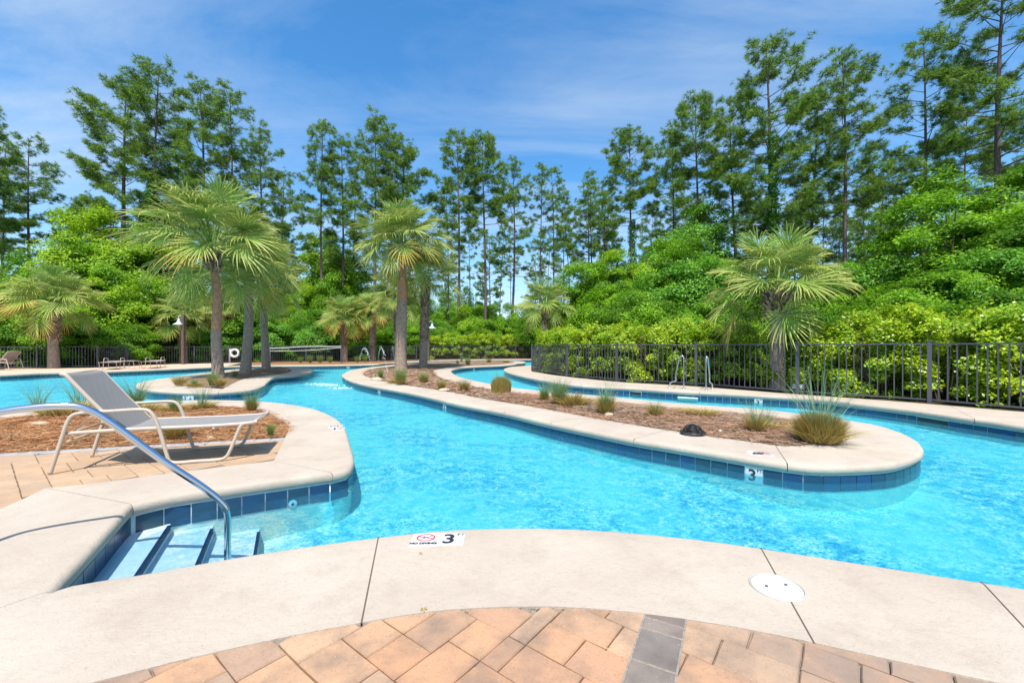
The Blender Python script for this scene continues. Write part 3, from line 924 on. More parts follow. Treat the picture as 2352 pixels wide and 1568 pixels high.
mb = MB(); cb = Vector((.609, 1.918)) + sdir * (.14 - .75) + sn * .0835; mb.box((0, 0, -.0285), (.176, 1.5, .05)); o = mb.build('strip_bed', M['joint'], pav1); o.location = (cb.x, cb.y, 0); o.rotation_euler = (0, 0, math.atan2(sn.y, sn.x))
pav2 = empty('lounge_pavement', kind='structure')
lp = in_poly([(-2.45, 4.5), (-2.88, 5.50), (-5.9, 4.63), (-7.4, 4.2), (-6.8, 3.6), (-4.0, 1.9), (-3.4, 2.2), (-3.85, 3.3), (-3.9, 3.5)])
lay(pav2, (-4.6, 1.1), ang1, 60, 52, M['paver_light'], lp)
for k in range(32):                                       # border row along the straw
    a = Vector((-2.93, 5.50)); b = Vector((-8.0, 4.02)); d = (b - a).normalized()
    c = a + d * (.1 + k * .178) 
    mb = MB(); mb.box((0, 0, -.025), (.172, .125, .05), 0, 0, .005)
    o = mb.build('border_paver', M['paver_border'], pav2); o.location = (c.x, c.y, .001); o.rotation_euler = (0, 0, math.atan2(-d.y, -d.x))
# ragged mortar along the edge of the paving
mo = MB(); rr = random.Random(4)
for k in range(650):
    th = rr.uniform(R(40), R(142)); rad = Rin + rr.gauss(-.004, .006)
    x, y = C0[0] + rad * math.cos(th), C0[1] + rad * math.sin(th); s = rr.uniform(.002, .007)
    mo.add([(x - s, y, -.006), (x + s * .3, y - s * .7, -.006), (x + s, y + s * .2, -.006), (x, y + s * .6, -.006), (x, y, .001)], [(0, 1, 4), (1, 2, 4), (2, 3, 4), (3, 0, 4)])
o = mo.build('mortar_crumbs', mat('mortar', (.36, .30, .24), .9)); o['kind'] = 'stuff'

# ---------------------------------------------------------------- printed tiles, openings, lid
def plate(name, parts, loc, rz, size, label, cat, flat, group=None):
    """white square tile; flat on the deck or upright on the wall"""
    mb = MB(); mb.box((0, 0, 0), (size[0], size[1], .008), 0, 0, .0015)
    me = mb.mesh(name, M['sign'])
    if not flat: me.transform(Matrix.Rotation(R(90), 4, 'X'))
    o = link(name, me); tag(o, label, cat, group)
    o.location = loc; o.rotation_euler = (0, 0, rz)
    for me2, dx, dy in parts:
        me2 = me2.copy(); me2.transform(Matrix.Translation((dx, dy, .0052)))
        if not flat: me2.transform(Matrix.Rotation(R(90), 4, 'X'))
        link(me2.name.split('.')[0], me2, o)
    return o
T3 = text_mesh('3', .17, M['ink'], 'numeral', .004)
T6 = text_mesh('6', .17, M['ink'], 'numeral', .004)
TFT = text_mesh('FT', .046, M['ink'], 'lettering', .0006)
TND = text_mesh('NO DIVING', .031, M['ink'], 'lettering', .0022, 1.0)
def no_diving_mesh():
    mb = MB()
    def bar(p, q, w, m):
        p, q = Vector(p), Vector(q); d = (q - p).normalized(); n = Vector((-d.y, d.x)) * w / 2
        mb.add([(*(p - n), 0), (*(q - n), 0), (*(q + n), 0), (*(p + n), 0)], [(0, 1, 2, 3)], m)
    P = [(.056 * math.cos(R(22.5 + 45 * k)), .046 * math.sin(R(22.5 + 45 * k))) for k in range(8)]
    for k in range(8): bar(P[k], P[(k + 1) % 8], .010, 0)
    bar(P[3], P[7], .008, 0); bar((-.030, -.020), (.034, .022), .005, 1); bar((-.018, .018), (.004, -.004), .004, 1)
    return mb.mesh('emblem', [M['red'], M['ink']])
NDM = no_diving_mesh()
def marker3(loc, rz, label, flat=True): return plate('depth_marker', [(T3, -.014, -.008), (TFT, .056, .052)], loc, rz, (.163, .163), label, 'depth marker', flat, 'depth markers')
def markernd(loc, rz, label): return plate('no_diving_marker', [(NDM, .004, .022), (TND, 0, -.055)], loc, rz, (.163, .163), label, 'warning tile', True, 'no diving markers')
x, y = at(975.5, 1240); markernd((x, y, .002), R(1.5), 'white NO DIVING tile with red octagon in the near coping')
x, y = at(1036.5, 1238.4); marker3((x, y, .002), R(1.5), 'white 3 FT tile beside the NO DIVING tile on the near coping')
i = nearest(im, at(1735, 1055)); a, b = im[i - 1], im[i + 1]
ia = math.atan2(b[1] - a[1], b[0] - a[0])      # travels left with the water on its left
x, y = at(1733, 1041.5); marker3((x, y, .002), ia, 'upside-down 3 FT tile on the main island coping')
x, y = at(1759, 1042.5); markernd((x, y, .002), ia, 'upside-down NO DIVING tile on the main island coping')
x, y = at(768, 980); marker3((x, y, .002), R(-70), 'small 3 FT tile at the edge of the coping beyond the lounger foot')
x, y = at(778, 985); markernd((x, y, .002), R(-70), 'NO DIVING tile at the edge of the coping beyond the lounger foot')
def on_wall(wpt, inward):
    (x, y), ang = wpt
    nx, ny = math.sin(ang) * inward, -math.cos(ang) * inward
    return (x + nx * .006, y + ny * .006), math.atan2(ny, nx) + R(90)
(x, y), rz = on_wall(snap(sign_m)[0], -1); marker3((x, y, -.185), rz, 'white 3 FT tile in the blue waterline tiles of the main island', False)
(x, y), rz = on_wall(snap(sign3r)[0], 1); marker3((x, y, -.185), rz, 'white 3 FT tile in the waterline tiles below the right deck', False)
(x, y), rz = on_wall(snap(sign_l)[0], -1)
plate('depth_marker', [(T3, -.10, -.008), (T6, .08, -.008), (TFT, -.03, .05), (text_mesh('IN', .042, M['ink'], 'lettering'), .145, .05)], (x, y, -.185), rz, (.36, .163), 'wide white 3 FT 6 IN tile below the palm island coping', 'depth marker', False, 'depth markers')
for (u, v, W, inw, lb) in ((1052, 933, Wm, -1, 'narrow 3 FT tile seen edge-on midway along the main island'), (897, 900, Wm, -1, 'narrow 3 FT tile near the palm end of the main island'),
                           (797, 843, Wb, 1, 'distant white 3 FT tile in the far bank behind the water jets'), (1071, 848, Wm, -1, 'white 3 FT tile in the shaded bend behind the main island')):
    (x, y), rz = on_wall(wp(W, u, v), inw); marker3((x, y, -.185), rz, lb, False)
# skimmer openings
for k, (w0_, _w, lb) in enumerate(((skim[0], .75, 'dark skimmer opening in the waterline tiles left of the grab rails'), (skim[1], .62, 'dark skimmer opening in the waterline tiles near the right edge'))):
    w_, wd = snap(w0_); (x, y), rz = on_wall(w_, 1)
    r_ = empty('skimmer', (x, y, -.185), rz, lb, 'skimmer', 'skimmer openings')
    mb = MB(); mb.box((0, -.002, .0), (wd, .012, .15)); mb.build('opening', M['black'], r_)
    mb = MB()
    mb.box((0, .0, .078), (wd + .02, .012, .012)); mb.box((-wd / 2, 0, 0), (.014, .012, .15)); mb.box((wd / 2, 0, 0), (.014, .012, .15))
    mb.build('rim', M['grout'], r_)
    mb = MB(); mb.box((.0, -.010, -.05), (wd * .55, .006, .05)); mb.build('weir_flap', mat('weir', (.08, .09, .09), .4), r_)
# white step plate of the ladder against the wall
(x, y), rz = on_wall(cream_, 1)
r_ = empty('ladder_step', (x, y, -.17), rz, 'cream moulded pool step hanging on the tiles below the grab rails', 'pool step')
mb = MB(); mb.box((0, -.05, .0), (.50, .10, .03), 0, 0, .008); mb.build('tread', M['cream'], r_)
mb = MB(); mb.box((0, -.015, -.03), (.50, .02, .09), 0, 0, .006); mb.build('riser', M['cream'], r_)
# return jet
(x, y), rz = on_wall(wp(Wp, 690, 1150), 1)
r_ = empty('return_jet', (x, y, -.24), rz, 'small white return jet under the peninsula tiles', 'pool fitting')
mb = MB(); mb.lathe([(.0, .012), (.018, .012), (.034, .006), (.038, 0)], n=16); me = mb.mesh('face', M['white']); me.transform(Matrix.Rotation(R(90), 4, 'X')); link('face', me, r_)
mb = MB(); mb.lathe([(.0, .016), (.010, .016), (.013, .012)], n=12); me = mb.mesh('eyeball', M['black']); me.transform(Matrix.Rotation(R(90), 4, 'X')); link('eyeball', me, r_)
# skimmer lid in the near coping
x, y = at(1784, 1348)
r_ = empty('deck_hatch', (x, y, 0), R(6), 'round white skimmer lid set in the near coping', 'lid')
mb = MB(); mb.lathe([(0, .007), (.108, .007), (.112, .004)], n=48); mb.build('lid', M['white'], r_)
mb = MB(); mb.lathe([(.1145, .001), (.1145, .006), (.118, .008), (.121, .006), (.123, .0005)], n=48); mb.build('ring', mat('lid_ring', (.42, .41, .39), .5), r_)
for sx in (-1, 1):
    mb = MB(); mb.box((sx * .052, .004, .0078), (.020, .014, .002), R(45)); mb.build('finger_hole', mat('hole', (.10, .09, .09), .8), r_)
for sx in (-1, 1):
    mb = MB(); mb.lathe([(0, .0085), (.0022, .0085), (.0025, .007)], (sx * .016, 0, 0), 8); mb.build('screw', mat('screw', (.2, .3, .3), .4, 1), r_)

# ---------------------------------------------------------------- steps hand rail
root = empty('hand_rail', (-2.026, 3.008, 0), math.atan2(-.469, -.883), 'polished steel hand rail curving down into the pool steps', 'hand rail')
ctl = [(0, -.41), (0, -.2), (0, -.02), (.012, .05), (.05, .115), (.145, .222), (.355, .425), (.50, .578), (.62, .705), (.70, .778), (.78, .822), (.88, .833), (1.0, .828), (1.12, .812), (1.22, .775), (1.29, .70), (1.31, .60), (1.31, .3), (1.31, .0)]
pts = catmull([(a, 0.0, b) for a, b in ctl], 4)
mb = MB(); mb.tube(pts, .0215, 20); mb.build('rail', M['chrome'], root)
for xx, zz in ((1.31, .004), (0, -.405)):
    mb = MB(); mb.lathe([(.022, .03), (.034, .022), (.046, .006), (.048, 0)], (xx, 0, zz), 20); mb.build('flange', M['chrome'], root)

# ---------------------------------------------------------------- sun lounger
def lounger(loc, rz, label, flat=False, group='sun loungers'):
    root = empty('sun_lounger', (*loc, 0), rz, label, 'sun lounger', group)
    W = .66; z0 = .375; r = .0135
    bk = [(.535, z0), (.33, .623), (.158, .851), (.10, .925), (.065, .935)] if not flat else [(.535, z0), (.30, z0 + .012), (.06, z0 + .02), (-.15, z0 + .02)]
    bk = [(a, b) for a, b in bk]
    seat = [(.535, z0), (.9, z0 - .004), (1.35, z0 - .008), (1.60, z0 - .002), (1.70, z0 + .012)]
    for sy in (0, W):
        ind = .022 if sy == 0 else -.022
        mb = MB(); mb.tube(catmull([(.10, sy + ind, z0 - .008), (.535, sy + ind, z0), (.9, sy + ind, z0 - .004), (1.35, sy + ind, z0 - .008), (1.62, sy + ind, z0), (1.70, sy + ind, z0 + .012)], 4), .015, 10, sx=1.25)
        mb.build('seat_rail', M['frame'], root)
        mb = MB(); mb.tube(catmull([(a, sy + ind, b) for a, b in bk], 5), .015, 10, sx=1.2); mb.build('back_rail', M['frame'], root)
        # rear leg running up into the arm rest and down as the front loop
        arm = catmull([(0, sy, 0), (.07, sy, .27), (.135, sy, .50), (.17, sy, .545), (.24, sy, .562), (.45, sy, .566), (.68, sy, .570), (.745, sy, .558), (.785, sy, .515), (.84, sy, .36), (.90, sy, .11), (.925, sy, .035), (.975, sy, .014),
                       (1.15, sy, .013), (1.37, sy, .013), (1.42, sy, .04), (1.46, sy, .12), (1.545, sy, z0 - .03), (1.57, sy, z0 + .0)], 5)
        mb = MB(); mb.tube(arm, .0145, 10, sx=1.2); mb.build('leg', M['frame'], root)
        # back support struts
        if not flat:
            mb = MB(); mb.tube([(.13, sy + ind * 2.2, z0 - .01), (.30, sy + ind * 2.2, z0 + .155), (.40, sy + ind * 2, z0 + .16)], .008, 8); mb.build('strut', M['frame'], root)
    for (xx, zz) in ((.10, z0 - .012), (1.66, z0 + .008), (.52, z0 - .02), (1.30, z0 - .03), (.13, .30)):
        mb = MB(); mb.tube([(xx, 0.0, zz), (xx, W, zz)], .011, 8); mb.build('cross_bar', M['frame'], root)
    if not flat:
        mb = MB(); mb.tube([(.36, .03, z0 + .18), (.36, W - .03, z0 + .18)], .009, 8); mb.build('cross_bar', M['frame'], root)
    mb = MB(); mb.tube([(bk[-1][0], .022, bk[-1][1]), (bk[-1][0], W - .022, bk[-1][1])], .013, 8); mb.build('head_bar', M['frame'], root)
    for nm, line in (('seat_sling', seat), ('back_sling', bk)):
        P = catmull(line, 5); n = len(P); ny = 9
        vs = []; uv = []; Ls = [0]
        for i in range(1, n): Ls.append(Ls[-1] + math.dist(P[i], P[i - 1]))
        for layer in (0, 1):
            for i, (a, b) in enumerate(P):
                for j in range(ny):
                    t = j / (ny - 1); sag = .012 * math.sin(math.pi * t)
                    j0 = max(i - 1, 0); j1 = min(i + 1, n - 1)
                    dx, dz = P[j1][0] - P[j0][0], P[j1][1] - P[j0][1]; l = math.hypot(dx, dz); nx_, nz_ = -dz / l, dx / l
                    if nz_ < 0: nx_, nz_ = -nx_, -nz_
                    off = .012 - sag - .003 * layer
                    vs.append((a + nx_ * off, .026 + t * (W - .052), b + nz_ * off)); uv.append((t * .6, Ls[i]))
        fs = []
        for layer in (0, 1):
            o_ = layer * n * ny
            for i in range(n - 1):
                for j in range(ny - 1):
                    q = (o_ + i * ny + j, o_ + i * ny + j + 1, o_ + (i + 1) * ny + j + 1, o_ + (i + 1) * ny + j)
                    fs.append(q if layer else q[::-1])
        mb = MB(); mb.add(vs, fs, 0, True); me = mb.mesh(nm, M['sling'])
        ul = me.uv_layers.new(name='UVMap')
        for lp_ in me.loops: ul.data[lp_.index].uv = uv[lp_.vertex_index]
        link(nm, me, root)
    return root
LZR = math.atan2(.34, .94)
lounger((-4.346, 3.973), LZR, 'beige framed sun lounger with raised grey mesh back on the near left paving')
lounger((xat(250, 22.9), 22.9), R(-60), 'flat lounger left of the small side table on the far deck', True)
lounger((xat(346, 24.2), 24.2), R(-64), 'flat lounger right of the small side table on the far deck', True)
lounger((xat(54, 22.0), 22.0), R(184), 'lounger with raised back at the far left edge beside the fence', False)
# side table
x, y = at(302, 846.5)
r_ = empty('side_table', (x, y, 0), R(10), 'small square side table between the two far loungers', 'table')
mb = MB(); mb.box((0, 0, .42), (.52, .48, .022), 0, 0, .008); mb.build('table_top', M['frame'], r_)
for sx in (-1, 1):
    for sy in (-1, 1):
        mb = MB(); mb.tube(catmull([(sx * .16, sy * .19, .41), (sx * .21, sy * .2, .38), (sx * .235, sy * .2, .2), (sx * .25, sy * .2, 0)], 3), .012, 8); mb.build('leg', M['frame'], r_)

# ---------------------------------------------------------------- iron fences
FH = 1.24
pk = MB(); pk.box((0, 0, 0), (.022, .022, 1.0)); PK_ME = {}
def picket_mesh(h):
    k = round(h, 2)
    if k not in PK_ME:
        mb = MB(); mb.box((0, 0, h / 2), (.019, .019, h)); PK_ME[k] = mb.mesh('picket', M['iron'])
    return PK_ME[k]
POST_ME = {}
def post_mesh(h, w=.072):
    if (h, w) not in POST_ME:
        mb = MB(); mb.box((0, 0, h / 2), (w, w, h)); mb.box((0, 0, h + .008), (w + .016, w + .016, .022), 0, 0, .006)
        POST_ME[(h, w)] = mb.mesh('post', M['iron'])
    return POST_ME[(h, w)]
def fence(P, h, label, step=.142, kinds=None, end_post=True):
    root = empty('iron_fence', (P[0][0], P[0][1], 0), 0, label, 'fence')
    ox, oy = P[0]
    for i, (x, y) in enumerate(P):
        if i == len(P) - 1 and not end_post: break
        o = link('post', post_mesh(round(h + .05, 3)), root); o.location = (x - ox, y - oy, -.02)
        j = min(i, len(P) - 2); o.rotation_euler = (0, 0, math.atan2(P[j + 1][1] - P[j][1], P[j + 1][0] - P[j][0]))
    for a, b in zip(P, P[1:]):
        d = math.dist(a, b); ang = math.atan2(b[1] - a[1], b[0] - a[0]); cx_, cy_ = (a[0] + b[0]) / 2 - ox, (a[1] + b[1]) / 2 - oy
        for z, th in ((h - .02, .032), (.075, .032)):
            mb = MB(); mb.box((0, 0, 0), (d - .09, .034, th)); o = mb.build('rail', M['iron'], root); o.location = (cx_, cy_, z); o.rotation_euler = (0, 0, ang)
        n = max(1, int(round(d / step)))
        for k in range(1, n):
            o = link('picket', picket_mesh(h - .11), root)
            o.location = (a[0] - ox + (b[0] - a[0]) * k / n, a[1] - oy + (b[1] - a[1]) * k / n, .075); o.rotation_euler = (0, 0, ang)
    return root
Fr = [at(2490, 958), at(2135, 925.7), at(1832, 904.7), at(1599, 885.6), at(1416.5, 875.5), at(1302, 864.8), at(1239, 854.8)]
Fr = [(11.9, 5.6)] + Fr
fence(Fr, 1.27, 'dark iron fence along the right deck in front of the clipped hedge')
fence([(1.27, 19.6), (.97, 20.6), (1.10, 23.2), (2.4, 25.6), (4.6, 26.8), (7.0, 27.4)], 1.24, 'short return of the dark iron fence seen end-on at the hedge corner', .12)
fence([(-36, 21.3), (-33.6, 21.7), (-31.2, 22.1), (-28.8, 22.6), (xat(85, 23.4), 23.4), (xat(222, 24.25), 24.3), (-23.9, 26.2), (xat(340, 28), 28), (xat(446, 29.8), 29.8), (xat(525, 30.9), 30.9), (xat(622, 32), 32.0)], 1.19,
      'distant iron fence behind the far loungers on the left', .14)
fence([(xat(622, 32), 32.0), (-15.9, 32.6), (xat(783, 33.2), 33.2), (-11.4, 34), (-9.6, 34.9), (xat(956, 35.9), 35.9), (xat(998, 36.6), 36.6), (-4.4, 37.8), (xat(1117, 39.5), 39.5), (xat(1184, 41), 41.0), (3.2, 42), (5.6, 43)], 1.26,
      'distant iron fence behind the far bank in the middle', .145)

# ---------------------------------------------------------------- leaf helpers (numpy)
def rot_basis(nv, rng):
    """random tangent frames for normals nv"""
    n = len(nv); a = rng.normal(size=(n, 3)); t = np.cross(nv, a); t /= np.linalg.norm(t, axis=1, keepdims=True) + 1e-9
    return t, np.cross(nv, t)
def leaves(C, Nv, ln, wd, rng, fold=.18):
    """pointed four-cornered leaves centred at C with normals Nv"""
    n = len(C); Nv = Nv / (np.linalg.norm(Nv, axis=1, keepdims=True) + 1e-9)
    t, b = rot_basis(Nv, rng)
    l = (ln * rng.uniform(.65, 1.25, n))[:, None]; w = (wd * rng.uniform(.7, 1.2, n))[:, None]
    V = np.stack([C - t * l * .5, C + b * w * .5 + Nv * l * fold * .5 - t * l * .05, C + t * l * .5, C - b * w * .5 + Nv * l * fold * .5 - t * l * .05], 1).reshape(-1, 3)
    return V, np.arange(4 * n).reshape(-1, 4)
def crown_mesh(name, seed, rx, ry, H, ln, wd, n, boughs=70, flat=.42, bough=.34, mt=None, z0=0.0, boxy=1.0, inner=.2, layer=0.0):
    rng = np.random.default_rng(seed)
    # bough centres on a lumpy shell
    u = rng.normal(size=(boughs, 3)); u /= np.linalg.norm(u, axis=1, keepdims=True)
    if boxy != 1.0: u = np.sign(u) * np.abs(u) ** boxy; u /= np.max(np.abs(u), axis=1, keepdims=True) ** .5 * np.linalg.norm(u, axis=1, keepdims=True) ** .5
    lump = .82 + .30 * np.sin(u[:, 0] * 3.1 + seed) * np.cos(u[:, 1] * 2.7 + seed * 2) + rng.uniform(-.12, .12, boughs)
    rad = np.clip(lump, .5, 1.12) * np.where(rng.random(boughs) < inner, rng.uniform(.35, .8, boughs), 1)
    B = u * rad[:, None] * np.array([rx, ry, H / 2]) + np.array([0, 0, z0 + H * .5])
    per = n // boughs; sz = bough * (rx + ry) / 2
    idx = np.repeat(np.arange(boughs), per); m = len(idx)
    s = rng.uniform(.65, 1.35, boughs)[idx][:, None] * sz
    d = rng.normal(size=(m, 3)); d /= np.linalg.norm(d, axis=1, keepdims=True); d *= rng.uniform(.0, 1, (m, 1)) ** .45
    off = d * s * np.array([1, 1, flat]); out = u[idx] * np.array([1, 1, .5])
    droop = -((off[:, 0] ** 2 + off[:, 1] ** 2) / (s[:, 0] + 1e-6)) * .30
    C = B[idx] + off; C[:, 2] += droop
    C[:, 2] = np.maximum(C[:, 2], z0 * .3 + .03)
    Nv = out * .55 + d * .35 + np.array([0, 0, .75]) + rng.normal(size=(m, 3)) * .45
    V, F = leaves(C, Nv, ln, wd, rng)
    me = np_mesh(name, V, F)
    me.materials.append(mt)
    return me
def stems_mesh(name, seed, H, rx, n=7, r=.05, mt=None):
    rnd = random.Random(seed); mb = MB()
    for k in range(n):
        a = rnd.uniform(0, 6.28); q = rnd.uniform(.25, .75) * rx; h = H * rnd.uniform(.6, .9)
        pts = [(rnd.uniform(-.1, .1), rnd.uniform(-.1, .1), 0), (math.cos(a) * q * .25, math.sin(a) * q * .25, h * .35), (math.cos(a) * q * .6, math.sin(a) * q * .6, h * .7), (math.cos(a) * q, math.sin(a) * q, h)]
        mb.tube(pts, [r, r * .75, r * .5, r * .15], 5, cap=False)
    return mb.mesh(name, mt)

CROWNS = {
    'S': [crown_mesh('crown', 1 + k, 1.5, 1.5, 2.9, .10, .057, 22000, 46, .5, .36, M['leaf']) for k in range(3)],
    'M': [crown_mesh('crown', 11 + k, 2.6, 2.6, 5.4, .135, .076, 38000, 95, .58, .28, M['leaf']) for k in range(3)],
    'L': [crown_mesh('crown', 21 + k, 3.4, 3.4, 9.0, .16, .09, 60000, 140, .55, .25, M['leaf'], inner=.25) for k in range(3)],
}
YEL = {}
for key, mtn in (('y', 'leaf_yellow'), ('d', 'leaf_dark')):
    for sz in 'SML':
        L_ = []
        for me in CROWNS[sz][:2]:
            c = me.copy(); c.materials.clear(); c.materials.append(M[mtn]); L_.append(c)
        CROWNS[sz + key] = L_
STEMS = {'S': stems_mesh('stems', 3, 2.9, 1.4, 8, .03, M['bark_bush']), 'M': stems_mesh('stems', 4, 5.4, 2.3, 8, .06, M['bark_bush']), 'L': stems_mesh('trunk', 5, 9.0, 2.6, 9, .12, M['bark_bush'])}
BASE = {'S': (1.5, 2.9), 'M': (2.6, 5.4), 'L': (3.4, 9.0)}
rB = random.Random(77)
def bush(u, vtop, Y, kind, label, group, width=None, name=None):
    """shrub or broad-leaved tree whose top shows at picture height vtop when it stands Y metres away"""
    r_, h_ = BASE[kind[0]]; H = zat(vtop, Y); x = xat(u, Y)
    sz = H / (h_ * 1.02); sx = (width / 2 / r_) if width else max(.75, min(1.35, sz ** .6 * rB.uniform(.95, 1.15)))
    k = name or ('broadleaf_tree' if kind[0] == 'L' else 'shrub')
    root = empty(k, (x, Y, -.04), rB.uniform(0, 6.28), label, 'tree' if kind[0] == 'L' else 'shrub', group)
    root.scale = (sx, sx, sz)
    link('crown', rB.choice(CROWNS[kind]), root); link('trunk' if kind[0] == 'L' else 'stems', STEMS[kind[0]], root)
    return root
GL = 'broad-leaved shrubs and trees behind the left fence'
GC = 'broad-leaved shrubs behind the far bank'
GR = 'broad-leaved shrubs and trees behind the hedge'
for a in (
    (-95, 600, 27, 'M', 'light green shrub cut by the left edge above the far lounger', GL), (-40, 640, 25.5, 'M', 'light green shrub behind the fence left of the far-left palm', GL),
    (40, 610, 30, 'My', 'yellow-green shrub left of the far-left palm top', GL), (95, 585, 36, 'Md', 'dark green round shrub far behind the far-left palm', GL),
    (20, 690, 25, 'S', 'low bright shrub against the far-left fence end', GL), (100, 700, 25.5, 'S', 'low bright shrub behind the far-left palm trunk', GL),
    (180, 590, 30, 'M', 'leafy shrub right behind the far-left palm crown', GL), (225, 560, 31, 'L', 'light green tree rising between the far-left palm and the tall palm', GL),
    (275, 452, 34, 'Ly', 'tallest bright green tree left of the palm trio', GL), (330, 500, 36, 'L', 'green tree partly hidden behind the tallest palm', GL),
    (200, 690, 27.5, 'M', 'dense shrub behind the fence over the empty far deck', GL), (260, 640, 29, 'My', 'yellow-green shrub over the far loungers', GL),
    (330, 640, 31, 'M', 'dense shrub above the small side table', GL), (300, 740, 27.5, 'S', 'low shrub behind the fence above the side table', GL),
    (385, 620, 33, 'M', 'shrub behind the lamp post palm', GL), (400, 745, 31.5, 'S', 'low shrub at the foot of the lamp post palm', GL), (455, 660, 34, 'Md', 'shrub behind the trunk of the tallest palm', GL),
    (470, 750, 32, 'Sd', 'dark low shrub left of the tallest palm trunk', GL), (530, 640, 35, 'M', 'shrub behind the white life ring', GL), (540, 755, 34, 'S', 'low shrub behind the white life ring', GL),
    (590, 690, 36, 'M', 'shrub between the palm trio trunks', GL), (635, 735, 35, 'Sd', 'dark shrub behind the left end of the pool net', GL), (655, 700, 38, 'My', 'yellow-green shrub behind the left end of the pool net', GL),
    (712, 730, 36, 'Sd', 'dark conical shrub behind the middle of the pool net', GL), (700, 640, 42, 'Ly', 'bright tree over the pool net', GL), (765, 528, 47, 'Ly', 'bright round tree between the palm trio and the centre palms', GC),
    (740, 700, 37, 'Md', 'shrub behind the right end of the pool net', GC), (770, 620, 44, 'L', 'green tree behind the small palms', GC), (820, 640, 46, 'M', 'shrub behind the paired small palms', GC),
    (835, 740, 38, 'M', 'shrub between the paired small palms', GC), (885, 735, 39, 'M', 'shrub left of the big centre palm trunk', GC), (880, 610, 48, 'L', 'tree hidden behind the big centre palm crown', GC),
    (950, 700, 44, 'M', 'shrub right of the big centre palm trunk', GC), (950, 745, 39, 'S', 'low shrub between the centre palm trunks', GC),
    (1010, 705, 46, 'M', 'shrub behind the second lamp post', GC), (1015, 745, 42, 'S', 'low shrub right of the second lamp post', GC), (1080, 700, 46, 'My', 'yellow-green shrub under the tall pines in the middle', GC),
    (1065, 745, 43, 'S', 'low bright shrub behind the middle fence', GC), (1120, 702, 47, 'M', 'shrub under the gap of sky', GC), (1095, 660, 52, 'My', 'bright shrub in the gap under the pines', GC),
    (1160, 696, 48, 'M', 'shrub left of the pale palm over the hedge', GC), (1200, 700, 48, 'M', 'shrub behind the pale palm over the hedge', GC),
    (1140, 755, 44, 'S', 'low shrub where the middle fence ends', GC), (1200, 750, 44.5, 'S', 'low shrub at the fence corner', GC), (1250, 690, 42, 'M', 'shrub far behind the hedge corner', GC),
    (1330, 640, 31, 'M', 'shrub right of the pale palm over the hedge', GR), (1375, 585, 30, 'L', 'bright tree right of the pale palm over the hedge', GR), (1400, 660, 24, 'M', 'shrub behind the hedge under the bright tree', GR),
    (1440, 570, 31, 'Ly', 'brightest tree behind the hedge', GR), (1520, 545, 29, 'L', 'broad tree behind the hedge left of the right palm', GR), (1580, 470, 36, 'Ld', 'dark round-topped tree among the right pines', GR),
    (1490, 650, 22, 'M', 'shrub behind the middle of the hedge', GR), (1590, 590, 24, 'Md', 'shrub left of the right palm crown', GR), (1660, 580, 26, 'L', 'tree behind the left side of the right palm', GR),
    (1620, 680, 18, 'S', 'low shrub over the hedge left of the right palm', GR), (1740, 640, 24, 'M', 'shrub hidden behind the right palm crown', GR), (1830, 620, 25, 'M', 'shrub behind the right side of the right palm', GR),
    (1850, 700, 17, 'S', 'low shrub over the hedge right of the right palm', GR), (1900, 610, 27, 'My', 'yellow-green shrub right of the right palm', GR), (1960, 590, 25, 'Md', 'shrub between the right palm and the big right tree', GR),
    (1990, 660, 19, 'M', 'shrub over the hedge right of the right palm', GR), (2070, 570, 22, 'Md', 'shrub at the left foot of the big right tree', GR), (2060, 660, 16, 'S', 'low shrub below the big right tree', GR),
    (2170, 440, 21, 'L', 'big spreading bright tree at the right', GR), (2120, 610, 17, 'M', 'shrub in front of the big right tree', GR), (2290, 350, 23, 'L', 'tallest bright tree at the right edge under the big pine', GR),
    (2250, 560, 17, 'Md', 'dense shrub below the tallest right tree', GR), (2350, 470, 19, 'L', 'bright tree cut by the right edge', GR), (2200, 660, 14, 'S', 'low shrub over the hedge near the right edge', GR),
    (2340, 640, 15, 'M', 'shrub over the hedge at the right edge', GR), (2460, 480, 18, 'L', 'tree just outside the right edge', GR), (2480, 640, 13, 'M', 'shrub just outside the right edge', GR)):
    bush(*a)
# thick wood floor further back so that no bare horizon shows
for k in range(46):
    u = -120 + k * 56 + rB.uniform(-20, 20); Y = rB.uniform(50, 64)
    if 1085 < u < 1225: vt = rB.uniform(735, 750)
    else: vt = rB.uniform(650, 715)
    bush(u, vt, Y, rB.choice(['M', 'M', 'Md', 'Ld']), 'dim green undergrowth shrub far back among the pine trunks', 'undergrowth far back among the pines', name='undergrowth_shrub')

# ---------------------------------------------------------------- clipped hedge behind the right fence
HEDGE = [crown_mesh('crown', 41 + k, 1.0, .85, 2.2, .088, .052, 15000, 80, .8, .26, M['leaf_hedge'], boxy=.6, inner=.15) for k in range(4)]
def core_mesh(seed):
    rnd = random.Random(seed); mb = MB()
    for k in range(18):
        a = rnd.uniform(0, 6.28); q = rnd.uniform(.3, .8)
        x, y = math.cos(a) * q, math.sin(a) * q * .8
        mb.tube([(x * .3, y * .3, 0), (x * .6, y * .6, .8), (x, y, rnd.uniform(1.2, 2.1))], [.018, .012, .005], 4, cap=False)
    return mb.mesh('stems', M['bark_bush'])
CORE = core_mesh(5)
hl = [(12.6, 6.6), (10.4, 8.9), (9.2, 10.2), (7.9, 12.0), (6.45, 14.0), (4.6, 15.3), (2.95, 17.7), (2.15, 20.2), (2.2, 22.3), (3.4, 24.4), (5.2, 25.4)]
hp = catmull(hl, 8); s = 0; last = None; nh = 0
